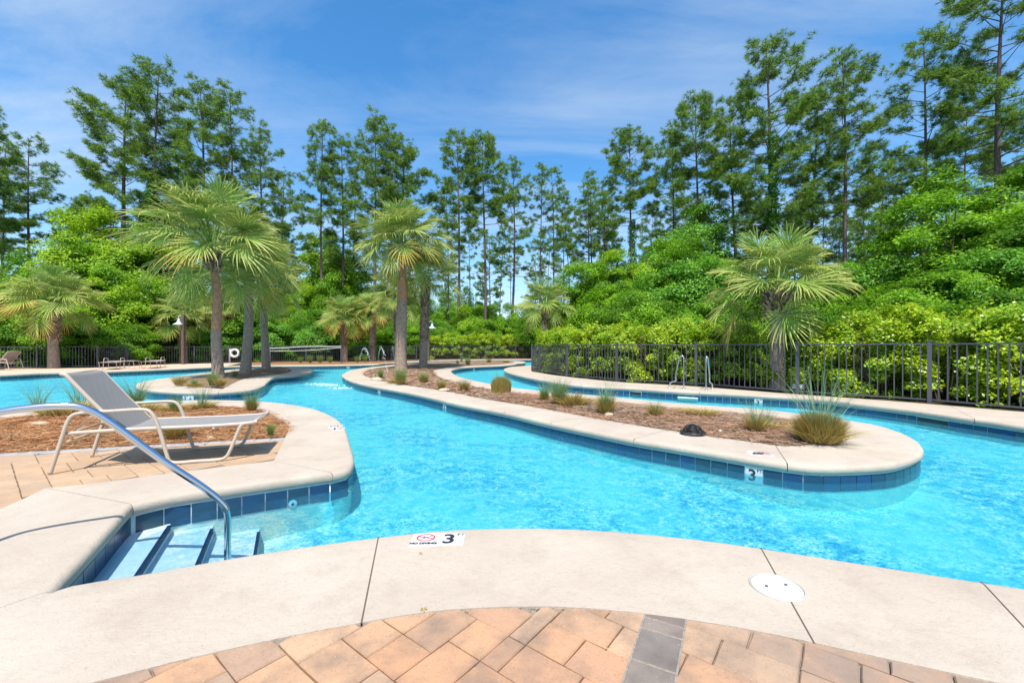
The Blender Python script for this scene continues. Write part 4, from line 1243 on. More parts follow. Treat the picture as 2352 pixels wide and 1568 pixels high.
hlab = ['just outside the right edge of the picture', 'at the right edge of the picture', 'beside the last fence post at the right', 'left of the thick right fence post', 'right of the white box', 'behind the white box', 'just right of the right palm trunk', 'just left of the right palm trunk',
        'behind the right grab rail', 'behind the left grab rail', 'right of the middle fence post', 'behind the middle fence post', 'left of the middle fence post', 'behind the post nearest the fence corner', 'right of the fence corner', 'at the fence corner', 'round the fence corner', 'hidden behind the fence corner', 'last round the bend']
for i, p in enumerate(hp):
    if last is not None and math.dist(p, last) < 1.12: continue
    if math.dist(p, (7.4, 11.9)) < .75: last = p; continue
    last = p
    j = min(i + 1, len(hp) - 1); ang = math.atan2(hp[j][1] - hp[max(j - 2, 0)][1], hp[j][0] - hp[max(j - 2, 0)][0])
    root = empty('hedge_shrub', (p[0], p[1], -.03), ang + rB.choice([0, math.pi]), 'clipped yellow-green hedge shrub ' + hlab[min(nh, len(hlab) - 1)] + (' of the row' if nh < len(hlab) else ' far end'), 'hedge', 'hedge shrubs behind the right fence')
    u_ = 1176 + FP * p[0] / p[1]
    vt = np.interp(u_, [1200, 1300, 1400, 1600, 1750, 1900, 2100, 2300, 2600], [762, 752, 744, 740, 742, 728, 705, 700, 690])
    h = zat(vt, p[1]); root.scale = (1.0, 1.0, max(.72, h / 2.26) * rB.uniform(.96, 1.04))
    link('crown', HEDGE[nh % 4], root); link('stems', CORE, root)
    # second row just behind, a little higher and rounder
    q = (p[0] + .9 * math.cos(ang + math.pi / 2 * (-1)), p[1] + .9 * math.sin(ang - math.pi / 2))
    q = (p[0] + (p[0] / p[1]) * .7 + .45, p[1] + .95)
    root = empty('hedge_shrub', (q[0], q[1], -.03), rB.uniform(0, 6), 'hedge shrub of the rear row showing only its top over the clipped front row', 'hedge', 'rear row of hedge shrubs')
    root.scale = (1.1, 1.1, max(.72, h / 2.2) * rB.uniform(.98, 1.10))
    link('crown', HEDGE[(nh + 2) % 4], root); link('stems', CORE, root)
    nh += 1
# low hedge behind the far fence
for k in range(13):
    f = k / 12; x0, y0 = xat(985, 39.5), 39.2; x1, y1 = 6.5, 45.5
    x, y = x0 + (x1 - x0) * f, y0 + (y1 - y0) * f
    root = empty('hedge_shrub', (x, y, -.03), rB.uniform(0, 6), 'far clipped hedge shrub behind the middle fence', 'hedge', 'far hedge behind the middle fence'); root.scale = (1.25, 1.25, zat(766 + rB.uniform(-4, 3), y) / 2.25)
    link('crown', HEDGE[k % 4], root); link('stems', CORE, root)

# ---------------------------------------------------------------- palms
def set_attr(me, name, vals):
    a = me.attributes.new(name, 'FLOAT', 'POINT'); a.data.foreach_set('value', np.asarray(vals, dtype=np.float32))
def frond_mesh(elev, seed, mt, Rb=1.0, Lp=1.15, n=44, droop=1.0):
    rnd = random.Random(seed); V = []; F = []; A = []
    def addf(vs, fs, al):
        b = len(V); V.extend(vs); F.extend([tuple(b + i for i in f) for f in fs]); A.extend(al)
    e = R(elev); pts = []; x = z = 0.0; K = 6
    for k in range(K + 1):
        pts.append((x, 0, z)); ee = e - R(16) * (k / K) * droop
        x += math.cos(ee) * Lp / K; z += math.sin(ee) * Lp / K
    for k in range(K):
        w = .028 - .014 * k / K; p, q = pts[k], pts[k + 1]
        addf([(p[0], -w, p[2]), (q[0], -w * .9, q[2]), (q[0], w * .9, q[2]), (p[0], w, p[2])], [(0, 1, 2, 3)], [0] * 4)
        addf([(p[0], -w, p[2]), (p[0] + .01, 0, p[2] - w), (q[0] + .01, 0, q[2] - w), (q[0], -w, q[2])], [(0, 1, 2, 3)], [0] * 4)
    P = Vector(pts[-1]); ea = e - R(16) * droop
    span = 138
    for i in range(n):
        ph = R(-span + 2 * span * (i + .5) / n + rnd.uniform(-1.5, 1.5)); c = math.cos(ph); s = math.sin(ph)
        # costa bends down along its length
        back = .20 * Rb * max(0, c) ** 1.0
        ang = ea - R(22) * min(1, max(0, 1 - elev / 75)) - R(14) * (max(0, c)) * droop
        S = P + Vector((math.cos(ang), 0, math.sin(ang))) * back
        Ax = Vector((math.cos(ang), 0, math.sin(ang))); By = Vector((0, 1, 0)); Nn = Vector((-math.sin(ang), 0, math.cos(ang)))
        fold = .34 * abs(s)
        Dv = (Ax * c + By * s + Nn * fold * (.6 if elev > -10 else .2)).normalized()
        T = (Ax * -s + By * c).normalized()
        ll = Rb * (.80 + .20 * c) * rnd.uniform(.93, 1.06)
        dphi = R(2 * span / n)
        wm = ll * .42 * dphi * .50
        tilt = R(rnd.uniform(18, 42)) * (1 if i % 2 else -1)
        T = (T * math.cos(tilt) + Nn * math.sin(tilt)).normalized()
        g = (.12 + .42 * rnd.random() ** 2.5) * droop
        vs = []; al = []
        for t, w in ((0.0, .004), (.22, wm * .55), (.45, wm), (.70, wm * .72), (.88, wm * .36)):
            q = S + Dv * (ll * t) + Vector((0, 0, -1)) * (g * ll * max(0, t - .25) ** 2.0 * 1.5)
            vs += [q - T * w, q + T * w]; al += [t, t]
        q = S + Dv * ll * .99 + Vector((0, 0, -1)) * (g * ll * .75 ** 2 * 1.9); vs.append(q); al.append(1)
        fs = [(0, 1, 3, 2), (2, 3, 5, 4), (4, 5, 7, 6), (6, 7, 9, 8), (8, 9, 10, 8)]
        addf(vs, [f for f in fs[:4]], al)
        b = len(V) - len(vs); F.append((b + 8, b + 9, b + 10))
    me = bpy.data.meshes.new('frond'); me.from_pydata([tuple(v) for v in V], [], F); me.materials.append(mt); set_attr(me, 'along', A); me.update()
    return me
FR = {}
for e_ in (80, 62, 44, 26, 10, -6, -22, -36):
    FR[e_] = [frond_mesh(e_, 100 + e_ + k, M['frond'] if e_ < 70 else M['frond_new'], droop=1.0 if e_ > -20 else .75) for k in range(2)]
    FR[e_].append(frond_mesh(e_, 300 + e_, M['frond_yellow'], n=34, droop=1.25 if e_ > -20 else .85))
def trunk_mesh(h, r0, r1, seed, lean=(0, 0), mt=None, flare=1.25):
    rnd = random.Random(seed); mb = MB(); pts = []; rs = []; n = max(14, int(h / .12))
    bx, by = rnd.uniform(-.06, .06), rnd.uniform(-.06, .06)
    for k in range(n + 1):
        t = k / n; fl_ = 1 + (flare - 1) * math.exp(-t * h / .35)
        pts.append((lean[0] * t + bx * math.sin(t * 3.14), lean[1] * t + by * math.sin(t * 3.14), h * t)); rs.append((r0 + (r1 - r0) * t) * fl_ * (1 + .022 * (k % 2)) * rnd.uniform(.985, 1.015))
    mb.tube(pts, rs, 18)
    return mb.mesh('trunk', mt)
def boots_mesh(h0, h1, r, seed, lean=(0, 0), h=1, dense=1.0, stick=.16):
    """criss-cross stubs of old leaf bases"""
    rnd = random.Random(seed); mb = MB(); n = int((h1 - h0) / .085 * 7 * dense)
    for k in range(n):
        t = k / n; z = h0 + (h1 - h0) * t; a = k * 2.399963 + rnd.uniform(-.15, .15)
        cx_, cy_ = lean[0] * z / h, lean[1] * z / h
        for sgn_ in (-1, 1):
            an = a + sgn_ * .14; ca, sa = math.cos(an), math.sin(an); tx, ty = -sa, ca
            L_ = stick * rnd.uniform(.8, 1.5); w = .045 * rnd.uniform(.7, 1.1)
            b0 = (cx_ + ca * r * .92 , cy_ + sa * r * .92, z - .03); b1 = (cx_ + ca * (r + L_ * .5) - tx * sgn_ * .10, cy_ + sa * (r + L_ * .5) - ty * sgn_ * .10, z + L_ * .95)
            vs = [(b0[0] - tx * w, b0[1] - ty * w, b0[2]), (b0[0] + tx * w, b0[1] + ty * w, b0[2]), (b1[0] + tx * w * .6, b1[1] + ty * w * .6, b1[2]), (b1[0] - tx * w * .6, b1[1] - ty * w * .6, b1[2])]
            vs += [(x + ca * .022, y + sa * .022, zz + .0) for x, y, zz in vs]
            mb.add(vs, [(4, 5, 6, 7), (0, 1, 5, 4), (1, 2, 6, 5), (2, 3, 7, 6), (3, 0, 4, 7)])
    return mb.mesh('boots', M['boot'])
def palm(base, Y, top, cr, w, label, seed, nf=40, bw=1.0, boots=(.82, 1.0), rust=0, yellow=.2, dense=1.0, squash=1.0, taper=.85, cdz=0.0, tilt=0):
    """base u; distance Y; top=(u,v) of the trunk head; cr crown radius in metres"""
    rnd = random.Random(seed); x = xat(base[0], Y); xt = xat(top[0], Y); h = zat(top[1], Y); lean = (xt - x, rnd.uniform(-.1, .1))
    root = empty('cabbage_palm', (x, Y, -.04), 0, label, 'palm tree', 'cabbage palms')
    r0 = w / 2
    if rust:
        hr = h * rust
        lo = trunk_mesh(hr, r0, r0 * .92, seed, (lean[0] * rust, lean[1] * rust), M['bark_palm']); link('trunk', lo, root)
        up = trunk_mesh(h - hr, r0 * (.88 if not dense == 9 else .6), r0 * taper * .8, seed + 1, (lean[0] * (1 - rust), lean[1] * (1 - rust)), M['bark_palm_rust'], 1.02)
        o = link('upper_trunk', up, root); o.location = (lean[0] * rust, lean[1] * rust, hr - .03)
    else:
        link('trunk', trunk_mesh(h, r0, r0 * taper, seed, lean, M['bark_palm']), root)
    link('boots', boots_mesh(h * boots[0], h * boots[1] + .38, r0 * taper * .88 * bw, seed, lean, h, 1.0, stick=.13 * (1 + (bw - 1) * .6)), root)['kind'] = 'stuff'
    sc = cr / 2.15; keys = sorted(FR)
    for k in range(nf):
        f = (k + .5) / nf; el = (88 - 92 * f ** 1.0 if f < .88 else rnd.uniform(-42, -12)) + rnd.uniform(-9, 9)
        e_ = min(keys, key=lambda q: abs(q - el)); az = k * 2.399963 + rnd.uniform(-.2, .2)
        yel = rnd.random() < (yellow if f < .85 else max(yellow, .30)) and e_ <= 12
        me = FR[e_][2 if yel else rnd.randrange(2)]
        o = link('frond', me, root); o.location = (lean[0] + math.cos(az) * r0 * .45, lean[1] + math.sin(az) * r0 * .45, h + cdz + .20 + .36 * (1 - f))
        s = sc * rnd.uniform(.85, 1.12) * (1.0 if e_ > -25 else .88); o.rotation_euler = (R(rnd.uniform(-32, 32)) * (1 if e_ < 60 else .5), R(rnd.uniform(-7, 7)), az); o.scale = (s, s, s * squash)
    return root
palm((502, 870), 15.4, (492, 598), 2.5, .36, 'tallest palm at the front of the left island with a rust-red upper trunk', 1, 46, 1.35, (.91, 1.0), .42, .12, squash=1.0)
palm((563, 858), 18.3, (566, 640), 2.1, .40, 'leaning grey palm in the middle of the palm island trio', 2, 42, 1.15, (.95, 1.0), 0, .1, taper=.8)
palm((612, 850), 21.2, (606, 655), 2.2, .36, 'palm at the back of the palm island trio with a collar of old boots', 3, 46, 1.45, (.72, 1.02), 0, .2, taper=.78)
palm((125, 844), 23.3, (128, 712), 2.15, .46, 'lone palm beside the far-left fence with yellowing low fronds', 4, 46, 1.0, (.45, 1.0), 0, .5)
palm((422, 834), 30.2, (418, 742), 2.05, .5, 'short palm standing behind the first lamp post', 5, 40, 1.0, (.3, 1.0), 0, .1)
palm((790, 829), 33.2, (790, 742), 1.9, .5, 'left one of the two small palms on the far bank', 6, 42, 1.0, (.35, 1.0), 0, .45)
palm((856, 829), 34.4, (856, 728), 1.9, .5, 'right one of the two small palms with yellow fronds on the far bank', 7, 40, 1.0, (.3, 1.0), 0, .75)
palm((921, 850), 20.9, (926, 592), 2.35, .54, 'big centre palm with a thick shaved lower trunk on the main island', 8, 52, 1.3, (.97, 1.05), .62, .15, taper=.62, cdz=.15)
palm((972, 844), 23.6, (978, 655), 2.15, .42, 'criss-cross booted palm right of the big centre palm', 9, 44, 1.0, (.3, 1.0), 0, .15)
palm((914, 838), 27, (912, 700), 1.9, .4, 'palm half hidden directly behind the big centre palm', 10, 30, 1.0, (.5, 1.0), 0, .3)
palm((1248, 836), 26.5, (1252, 722), 2.05, .42, 'pale drooping palm rising behind the hedge corner', 11, 34, 1.0, (.8, 1.0), 0, .15)
palm((1786, 897), 11.75, (1786, 702), 1.8, .36, 'wide palm behind the right fence with a curled skirt of brown boots', 12, 44, 1.6, (.86, 1.02), 0, .12, taper=1.0)
palm((515, 838), 33, (514, 722), 1.7, .42, 'small dark palm seen between the trunks of the palm trio', 13, 26, 1.0, (.8, 1.0), 0, 0)

# ---------------------------------------------------------------- pines
def pine_meshes(seed, h=24, crown0=.45, width=3.0, nb=46, top_round=.6, tr=.17, dens=1.0, dead=6, leanx=.5):
    rnd = random.Random(seed); rng = np.random.default_rng(seed); mb = MB()
    K = 14; lx, ly = rnd.uniform(-leanx, leanx), rnd.uniform(-leanx, leanx); wx = rnd.uniform(0, 6)
    def tp(t): return Vector((lx * t + .16 * math.sin(t * 5 + wx), ly * t + .16 * math.cos(t * 4 + wx), h * t))
    mb.tube([tp(k / K) for k in range(K + 1)], [tr * (1.12 if k == 0 else 1) * (1 - .86 * (k / K) ** 1.25) for k in range(K + 1)], 8, cap=False)
    tips = []
    for k in range(nb):
        f = (k + rnd.random()) / nb; t = crown0 + (1 - crown0) * f ** .9
        p = tp(min(t, .995)); az = k * 2.4 + rnd.uniform(-.7, .7)
        prof = (math.sin(math.pi * min(1, .18 + .82 * f) ** .9) ** .7 * .85 + .25) if f < .92 else .35
        prof *= (1 - top_round * max(0, f - .55) ** 1.0)
        Lb = width * prof * rnd.uniform(.55, 1.15); up = R(rnd.uniform(-8, 18) + 40 * f ** 2)
        d = Vector((math.cos(az) * math.cos(up), math.sin(az) * math.cos(up), math.sin(up)))
        cur = rnd.uniform(.05, .35); side = Vector((-math.sin(az), math.cos(az), 0)) * rnd.uniform(-.25, .25)
        bp_ = [p + d * (Lb * s) + Vector((0, 0, cur * Lb * s * s)) + side * Lb * s * s for s in (0, .35, .7, 1)]
        r = .013 + .009 * Lb
        mb.tube(bp_, [r, r * .7, r * .45, r * .2], 4, cap=False)
        ns = max(4, int(Lb * 4.6 * dens))
        for j in range(ns):
            s = rnd.uniform(.32, 1.0) ** .8; i0_ = 0 if s < .35 else (1 if s < .7 else 2)
            s0, s1 = ((0, .35), (.35, .7), (.7, 1))[i0_]; q = bp_[i0_].lerp(bp_[i0_ + 1], (s - s0) / (s1 - s0))
            a2 = az + rnd.choice([-1, 1]) * rnd.uniform(.3, 1.3); l2 = rnd.uniform(.25, .85) * (1.15 - s * .5)
            e2 = rnd.uniform(.05, .8); dd = Vector((math.cos(a2) * math.cos(e2), math.sin(a2) * math.cos(e2), math.sin(e2)))
            q2 = q + dd * l2
            if l2 > .35: mb.tube([q, q2], [.010, .005], 3, cap=False)
            for m_ in range(rnd.choice((3, 3, 4))):
                o_ = Vector((rnd.gauss(0, .17), rnd.gauss(0, .17), rnd.gauss(0, .12))); tips.append((q2 + o_, dd))
        tips.append((bp_[-1], d))
    for k in range(5): tips.append((tp(1) + Vector((rnd.gauss(0, .12), rnd.gauss(0, .12), rnd.uniform(-.2, .25))), Vector((0, 0, 1))))
    for k in range(dead):                                     # bare dead branches below the crown
        t = rnd.uniform(crown0 * .6, crown0 + .1); p = tp(t); az = rnd.uniform(0, 6.28); Lb = rnd.uniform(.5, 1.8)
        q = p + Vector((math.cos(az), math.sin(az), rnd.uniform(-.1, .5))) * Lb
        mb.tube([p, p.lerp(q, .6) + Vector((0, 0, .1)), q], [.022, .014, .005], 4, cap=False)
    trunk = mb.mesh('trunk', M['bark_pine'])
    # needle tufts
    nn = 24; T = np.array([tuple(a) for a, _ in tips]); Dv = np.array([tuple(b) for _, b in tips]); m = len(T)
    idx = np.repeat(np.arange(m), nn); dirs = rng.normal(size=(m * nn, 3)); dirs /= np.linalg.norm(dirs, axis=1, keepdims=True)
    dirs = dirs + Dv[idx] * .55 + np.array([0, 0, .25]); dirs /= np.linalg.norm(dirs, axis=1, keepdims=True)
    ln = rng.uniform(.24, .42, (m * nn, 1)); t_, b_ = rot_basis(dirs, rng)
    w = .0105
    C = T[idx]; V = np.stack([C - t_ * w, C + t_ * w, C + dirs * ln * .6 + t_ * w * .9 , C + dirs * ln - np.array([0, 0, .03])], 1).reshape(-1, 3)
    F = np.arange(4 * m * nn).reshape(-1, 4)
    me = np_mesh('crown', V, F); me.materials.append(M['pine_needle'])
    return trunk, me
PINES = {
    'broad': pine_meshes(1, 24, .40, 3.8, 56, .35, .24, 1.15, 4),
    'tall': pine_meshes(2, 24, .48, 2.7, 46, .45, .19, 1.1),
    'round': pine_meshes(3, 24, .58, 3.1, 44, .30, .19, 1.3),
    'narrow': pine_meshes(4, 24, .42, 2.1, 46, .5, .17, 1.15),
    'open': pine_meshes(5, 24, .40, 3.3, 38, .4, .19, .85, 10),
    'low': pine_meshes(6, 24, .28, 2.9, 54, .5, .19, 1.0, 4),
    'wispy': pine_meshes(7, 24, .50, 2.2, 28, .5, .14, .75, 10),
    'thin': pine_meshes(8, 24, .62, 1.9, 26, .4, .12, .8, 9, 1.2),
}
rP = random.Random(5)
def vine_mesh(seed, z0, z1, r):
    rng = np.random.default_rng(seed); n = int((z1 - z0) * 260)
    z = rng.uniform(z0, z1, n); a = rng.uniform(0, 6.28, n); rr_ = r + rng.uniform(0, .38, n) * (.4 + .6 * np.abs(np.sin(z * 1.3)))
    C = np.stack([np.cos(a) * rr_, np.sin(a) * rr_, z], 1); Nv = np.stack([np.cos(a), np.sin(a), np.full(n, .6)], 1) + rng.normal(size=(n, 3)) * .3
    V, F = leaves(C, Nv, .20, .14, rng); me = np_mesh('vine', V, F); me.materials.append(M['leaf_vine']); return me
VINES = [vine_mesh(1, 1.5, 15, .18), vine_mesh(2, 6, 17, .18)]
def pine(u, vtop, kind, label, h=23.5, vine=None, group='tall pines', wide=1.0, rz=None, Y=None):
    Y = Y or (h - 1.2) * FP / (HORIZON - vtop); x = xat(u, Y)
    root = empty('pine_tree', (x, Y, -.04), rP.uniform(0, 6.28) if rz is None else rz, label, 'pine tree', group)
    s = zat(vtop, Y) / 24.15; root.scale = (s * wide, s * wide, s)
    t_, c_ = PINES[kind]; link('trunk', t_, root); link('crown', c_, root)
    if vine is not None: link('vine', VINES[vine], root)
    return root
for a in (
    (-60, 240, 'broad', 'broad pine whose branches reach in at the left edge', 22), (66, 322, 'open', 'open-crowned pine near the left edge', 21), (8, 340, 'tall', 'pine cut by the left edge beside the open-crowned one', 21),
    (205, 455, 'round', 'small pine low between the left-edge pines and the big leaning one', 17), (274, 192, 'broad', 'broad bushy pine above the bright tree left of the palm trio', 24.5), (348, 150, 'tall', 'tallest pine of the left group with a vine-wrapped trunk', 25, 0),
    (395, 300, 'low', 'shaggy pine right of the vine-wrapped left pine', 21), (476, 200, 'tall', 'left one of the twin pines behind the tallest palm', 24), (524, 212, 'open', 'right one of the twin pines behind the tallest palm', 23.5),
    (602, 302, 'low', 'dark pine above the back palm of the trio', 22.5), (640, 400, 'low', 'lower dark pine right of the palm trio', 20),
    (742, 288, 'narrow', 'left slender pine of the pair left of the centre palms', 23), (780, 318, 'narrow', 'right slender pine of the pair left of the centre palms', 22.5), (812, 400, 'wispy', 'wispy pine close right of the slender pair', 20),
    (868, 274, 'tall', 'tall pine above the big centre palm', 24), (898, 290, 'wispy', 'wispy pine just right of the pine above the centre palm', 23), (930, 342, 'round', 'round-topped pine above the right side of the big centre palm', 21.5),
    (1055, 304, 'tall', 'tallest pine in the middle with a straight dark trunk', 24), (1112, 326, 'round', 'full-crowned pine right of the tallest middle pine', 23.5), (1176, 376, 'open', 'forked pine at the right of the middle group', 22.5), (1030, 430, 'wispy', 'thin pine left of the tallest middle pine', 20),
    (1241, 382, 'wispy', 'left one of the slim pair above the pale palm', 22), (1273, 390, 'wispy', 'right one of the slim pair above the pale palm', 22), (1315, 450, 'thin', 'thin pine right of the slim pair', 20),
    (1350, 430, 'low', 'shaggy light green pine left of the round-topped right one', 20), (1452, 310, 'round', 'round dense pine starting the right group', 22.5, 0), (1385, 440, 'low', 'shaggy pine under the round dense one', 19),
    (1540, 300, 'open', 'hazy pine between the round dense one and the next', 22), (1602, 240, 'round', 'pine with a full head left of the dark one', 22.5), (1692, 228, 'low', 'dark shaggy pine left of the tallest right pine', 22),
    (1776, 92, 'broad', 'tallest leafy-trunked pine above the right palm', 24, 1), (1862, 205, 'low', 'dense pine just right of the pine above the right palm', 22), (1952, 124, 'tall', 'slim pine with a long crown right of the right palm', 23),
    (2122, 92, 'open', 'open pine with level branches near the right', 23), (2075, 340, 'wispy', 'wispy pine left of the open right pine', 20), (2215, 250, 'round', 'pine below and left of the biggest right pine', 21),
    (2305, -70, 'broad', 'biggest pine at the right edge with a thick bare trunk', 24.5), (2352, 230, 'tall', 'pine at the right edge beyond the biggest one', 21), (2015, 365, 'low', 'small pine in the gap left of the open right pine', 19)):
    pine(a[0], a[1], a[2], a[3], a[4], a[5] if len(a) > 5 else None)
# many thin pines further back
for k in range(64):
    u = -60 + k * 39 + rP.uniform(-18, 18)
    right = u > 1280; vt = rP.uniform(380, 540) if right else rP.uniform(500, 600)
    if 1200 > u > 1000: vt = rP.uniform(480, 600)
    if 640 < u < 720 or 960 < u < 1010 or 1185 < u < 1225: continue
    pine(u, vt, rP.choice(['thin', 'wispy', 'open', 'narrow', 'low', 'thin']), 'slender pine far back among the many thin pine trunks', rP.uniform(20, 24), None, 'thin pines far back')

# ---------------------------------------------------------------- ornamental grasses
def blades_mesh(name, seed, n, h, base_r, spread, w, mt, stiff=1.0, hvar=.35, dome=False):
    rng = np.random.default_rng(seed); a = rng.uniform(0, 2 * np.pi, n); q = np.sqrt(rng.uniform(0, 1, n))
    bx, by = np.cos(a) * q * base_r, np.sin(a) * q * base_r; az = a + rng.normal(size=n) * .6
    lean = spread * (q * .8 + rng.uniform(0, .4, n)); hh = h * rng.uniform(1 - hvar, 1, n)
    if dome: hh = h * (1 - .35 * q ** 3) * rng.uniform(.86, 1.0, n)
    ts = np.array([0, .35, .7, 1.0]); ws = np.array([1, .85, .55, .08]) * w; tx, ty = -np.sin(az + rng.normal(size=n)), np.cos(az + rng.normal(size=n))
    V = []
    for t, ww in zip(ts, ws):
        ex = t ** (1.7 * stiff); x = bx + np.cos(az) * lean * ex; y = by + np.sin(az) * lean * ex; z = hh * (t - .16 * ex * np.minimum(lean / h, 1.2))
        V.append(np.stack([x - tx * ww, y - ty * ww, z], 1)); V.append(np.stack([x + tx * ww, y + ty * ww, z], 1))
    V = np.stack(V, 1).reshape(-1, 3); b = (np.arange(n) * 8)[:, None]
    F = np.concatenate([b + np.array([[0, 1, 3, 2]]), b + np.array([[2, 3, 5, 4]]), b + np.array([[4, 5, 7, 6]])], 0)
    me = np_mesh(name, V, F); me.materials.append(mt); return me
def tuft(u, v, parts, label, name='grass_tuft', z=.03):
    x, y = at(u, v, 0.02); root = empty(name, (x, y, z), rP.uniform(0, 6.28), label, 'grass', 'ornamental grass tufts')
    for nm, me, s in parts: o = link(nm, me, root); o.scale = (s, s, s)
    return root
G = {
    'bigdry': blades_mesh('dry_blades', 1, 2600, .38, .20, .15, .0028, M['grass_dry'], 1.0, .2, True),
    'bigwisp': blades_mesh('long_blades', 2, 130, 1.15, .12, .62, .0030, M['grass_wisp'], 1.0, .45),
    'boxdry': blades_mesh('dry_blades', 3, 2300, .50, .27, .05, .0045, M['grass_dry'], 1.0, .12, True),
    'dry': blades_mesh('dry_blades', 4, 620, .36, .10, .22, .0030, M['grass_dry'], .8, .65),
    'green': blades_mesh('green_blades', 5, 380, .66, .10, .26, .0035, M['grass_green'], 1.0, .45),
    'wisp': blades_mesh('long_blades', 6, 90, .95, .08, .45, .0035, M['grass_wisp'], 1.0, .4),
    'low': blades_mesh('dry_blades', 7, 420, .17, .17, .26, .0035, M['grass_dry'], 1.0, .4),
}
def P_(**k): return [({'bigdry': 'dry_blades', 'boxdry': 'dry_blades', 'dry': 'dry_blades', 'low': 'dry_blades', 'green': 'green_blades', 'wisp': 'long_blades', 'bigwisp': 'long_blades'}[a], G[a], s) for a, s in k.items()]
for u, v, pr, lb in (
    (1882, 1012, P_(bigdry=1.02, low=1.4, bigwisp=.9), 'largest clipped tan grass clump with long green blades at the nose of the main island'),
    (1737, 991, P_(dry=.75, wisp=.55), 'sparse tan tuft left of the largest grass clump'), (1762, 985, P_(low=.7, wisp=.4), 'faint wispy tuft touching the sparse tan tuft'),
    (1577, 953, P_(low=.8), 'flat reddish tuft at the back edge of the island above the black dome'), (1612, 957, P_(low=1.0), 'flat golden tuft right of the reddish one above the black dome'),
    (1504, 958, P_(dry=.7, wisp=.4), 'pale tuft left of the black dome'), (1391, 948, P_(dry=.95, green=.6, wisp=.75), 'green tuft with upright wisps between the double clump and the black dome'),
    (1318, 931, P_(low=1.45, dry=.85), 'rounded tan half of the double clump on the main island'), (1284, 929, P_(dry=.7, green=.85, wisp=.75), 'tall green half of the double clump on the main island'),
    (1250, 921, P_(dry=.55, green=.55, wisp=.6), 'thin yellow-green tuft left of the double clump'), (1151, 904, P_(boxdry=.88, wisp=.7, green=.8), 'clipped cylinder-shaped grass clump beside the inner channel'),
    (1066, 895, P_(dry=.85, wisp=.45), 'spiky tuft left of the cylinder-shaped clump'), (1014, 892, P_(dry=.75, wisp=.35), 'small brown tuft two tufts left of the cylinder-shaped clump'), (974, 879, P_(dry=.95, green=.5, wisp=.5), 'tan tuft right of the big centre palm'),
    (920, 882, P_(dry=.95, green=.85, wisp=.7), 'tall green tuft in front of the big centre palm trunk'), (905, 879, P_(low=1.0), 'low tan tuft left of the big centre palm trunk'), (874, 868, P_(green=.6), 'dark green tuft left of the big centre palm'),
    (1051, 836, P_(green=.5), 'small green tuft on the far tip of the main island'), (1075, 838, P_(green=.85, dry=.8), 'large green tuft on the far tip of the main island'), (1123, 833, P_(dry=1.0, green=.5), 'tan-footed tuft on the far tip of the main island'), (1162, 832, P_(low=1.2), 'flat dry tuft on the far tip of the main island'),
    (412, 885, P_(dry=.95, wisp=.4), 'tan tuft at the left end of the palm island'), (447, 888, P_(low=1.0, green=.4), 'low green tuft in the middle front of the palm island'), (488, 886, P_(green=.75), 'pale green tuft left of the tallest palm foot'),
    (506, 887, P_(dry=.9), 'brown tuft right of the tallest palm foot'), (540, 866, P_(green=.5), 'small dark tuft between the palm trio trunks'), (563, 850, P_(green=.45), 'small tuft behind the middle palm of the trio'),
    (88, 944, P_(dry=.5, wisp=.7), 'wispy tuft at the left end of the straw bed'), (180, 940, P_(low=1.0, wisp=.8), 'wispy tuft behind the lounger head'), (152, 955, P_(low=1.7), 'flattened dark dry tuft behind the lounger leg'),
    (312, 940, P_(green=.6, bigwisp=.65, wisp=.7), 'tall blue-green tuft behind the lounger back'), (330, 945, P_(low=1.2), 'low tuft under the far arm of the lounger'),
    (401, 946, P_(low=.9, green=.5), 'thin tuft behind the far arm of the lounger'), (466, 938, P_(low=1.0, wisp=.6), 'wispy tuft at the back edge of the straw bed above the lounger seat'),
    (578, 942, P_(dry=.6, green=.45, wisp=.55), 'spiky tuft above the lounger foot'), (404, 1004, P_(dry=.8), 'dry tuft under the lounger seat'), (560, 975, P_(dry=.5), 'small tuft behind the lounger foot end'), (622, 1000, P_(green=.28), 'tiny green seedling in the straw right of the lounger')):
    tuft(u, v, pr, lb)
for k, (u, v, s) in enumerate(((690, 833, 2.2), (712, 833, 2.6), (735, 832.6, 2.6), (758, 832.4, 2.2), (604, 834, 1.4), (820, 832, 2.2), (838, 831, 1.8), (1060, 829.5, 1.6), (560, 836, 1.5))):
    tuft(u, v, P_(green=s * .38), 'strappy green lily clump under the far fence ' + ('below the left third of the pool net', 'just left of the pool net centre', 'just right of the pool net centre', 'below the right end of the pool net', 'behind the back palm of the trio', 'under the left water jet', 'under the middle water jet', 'right of the second lamp post', 'beside the life ring post')[k], 'lily_clump')['group'] = 'lily clumps under the far fence'

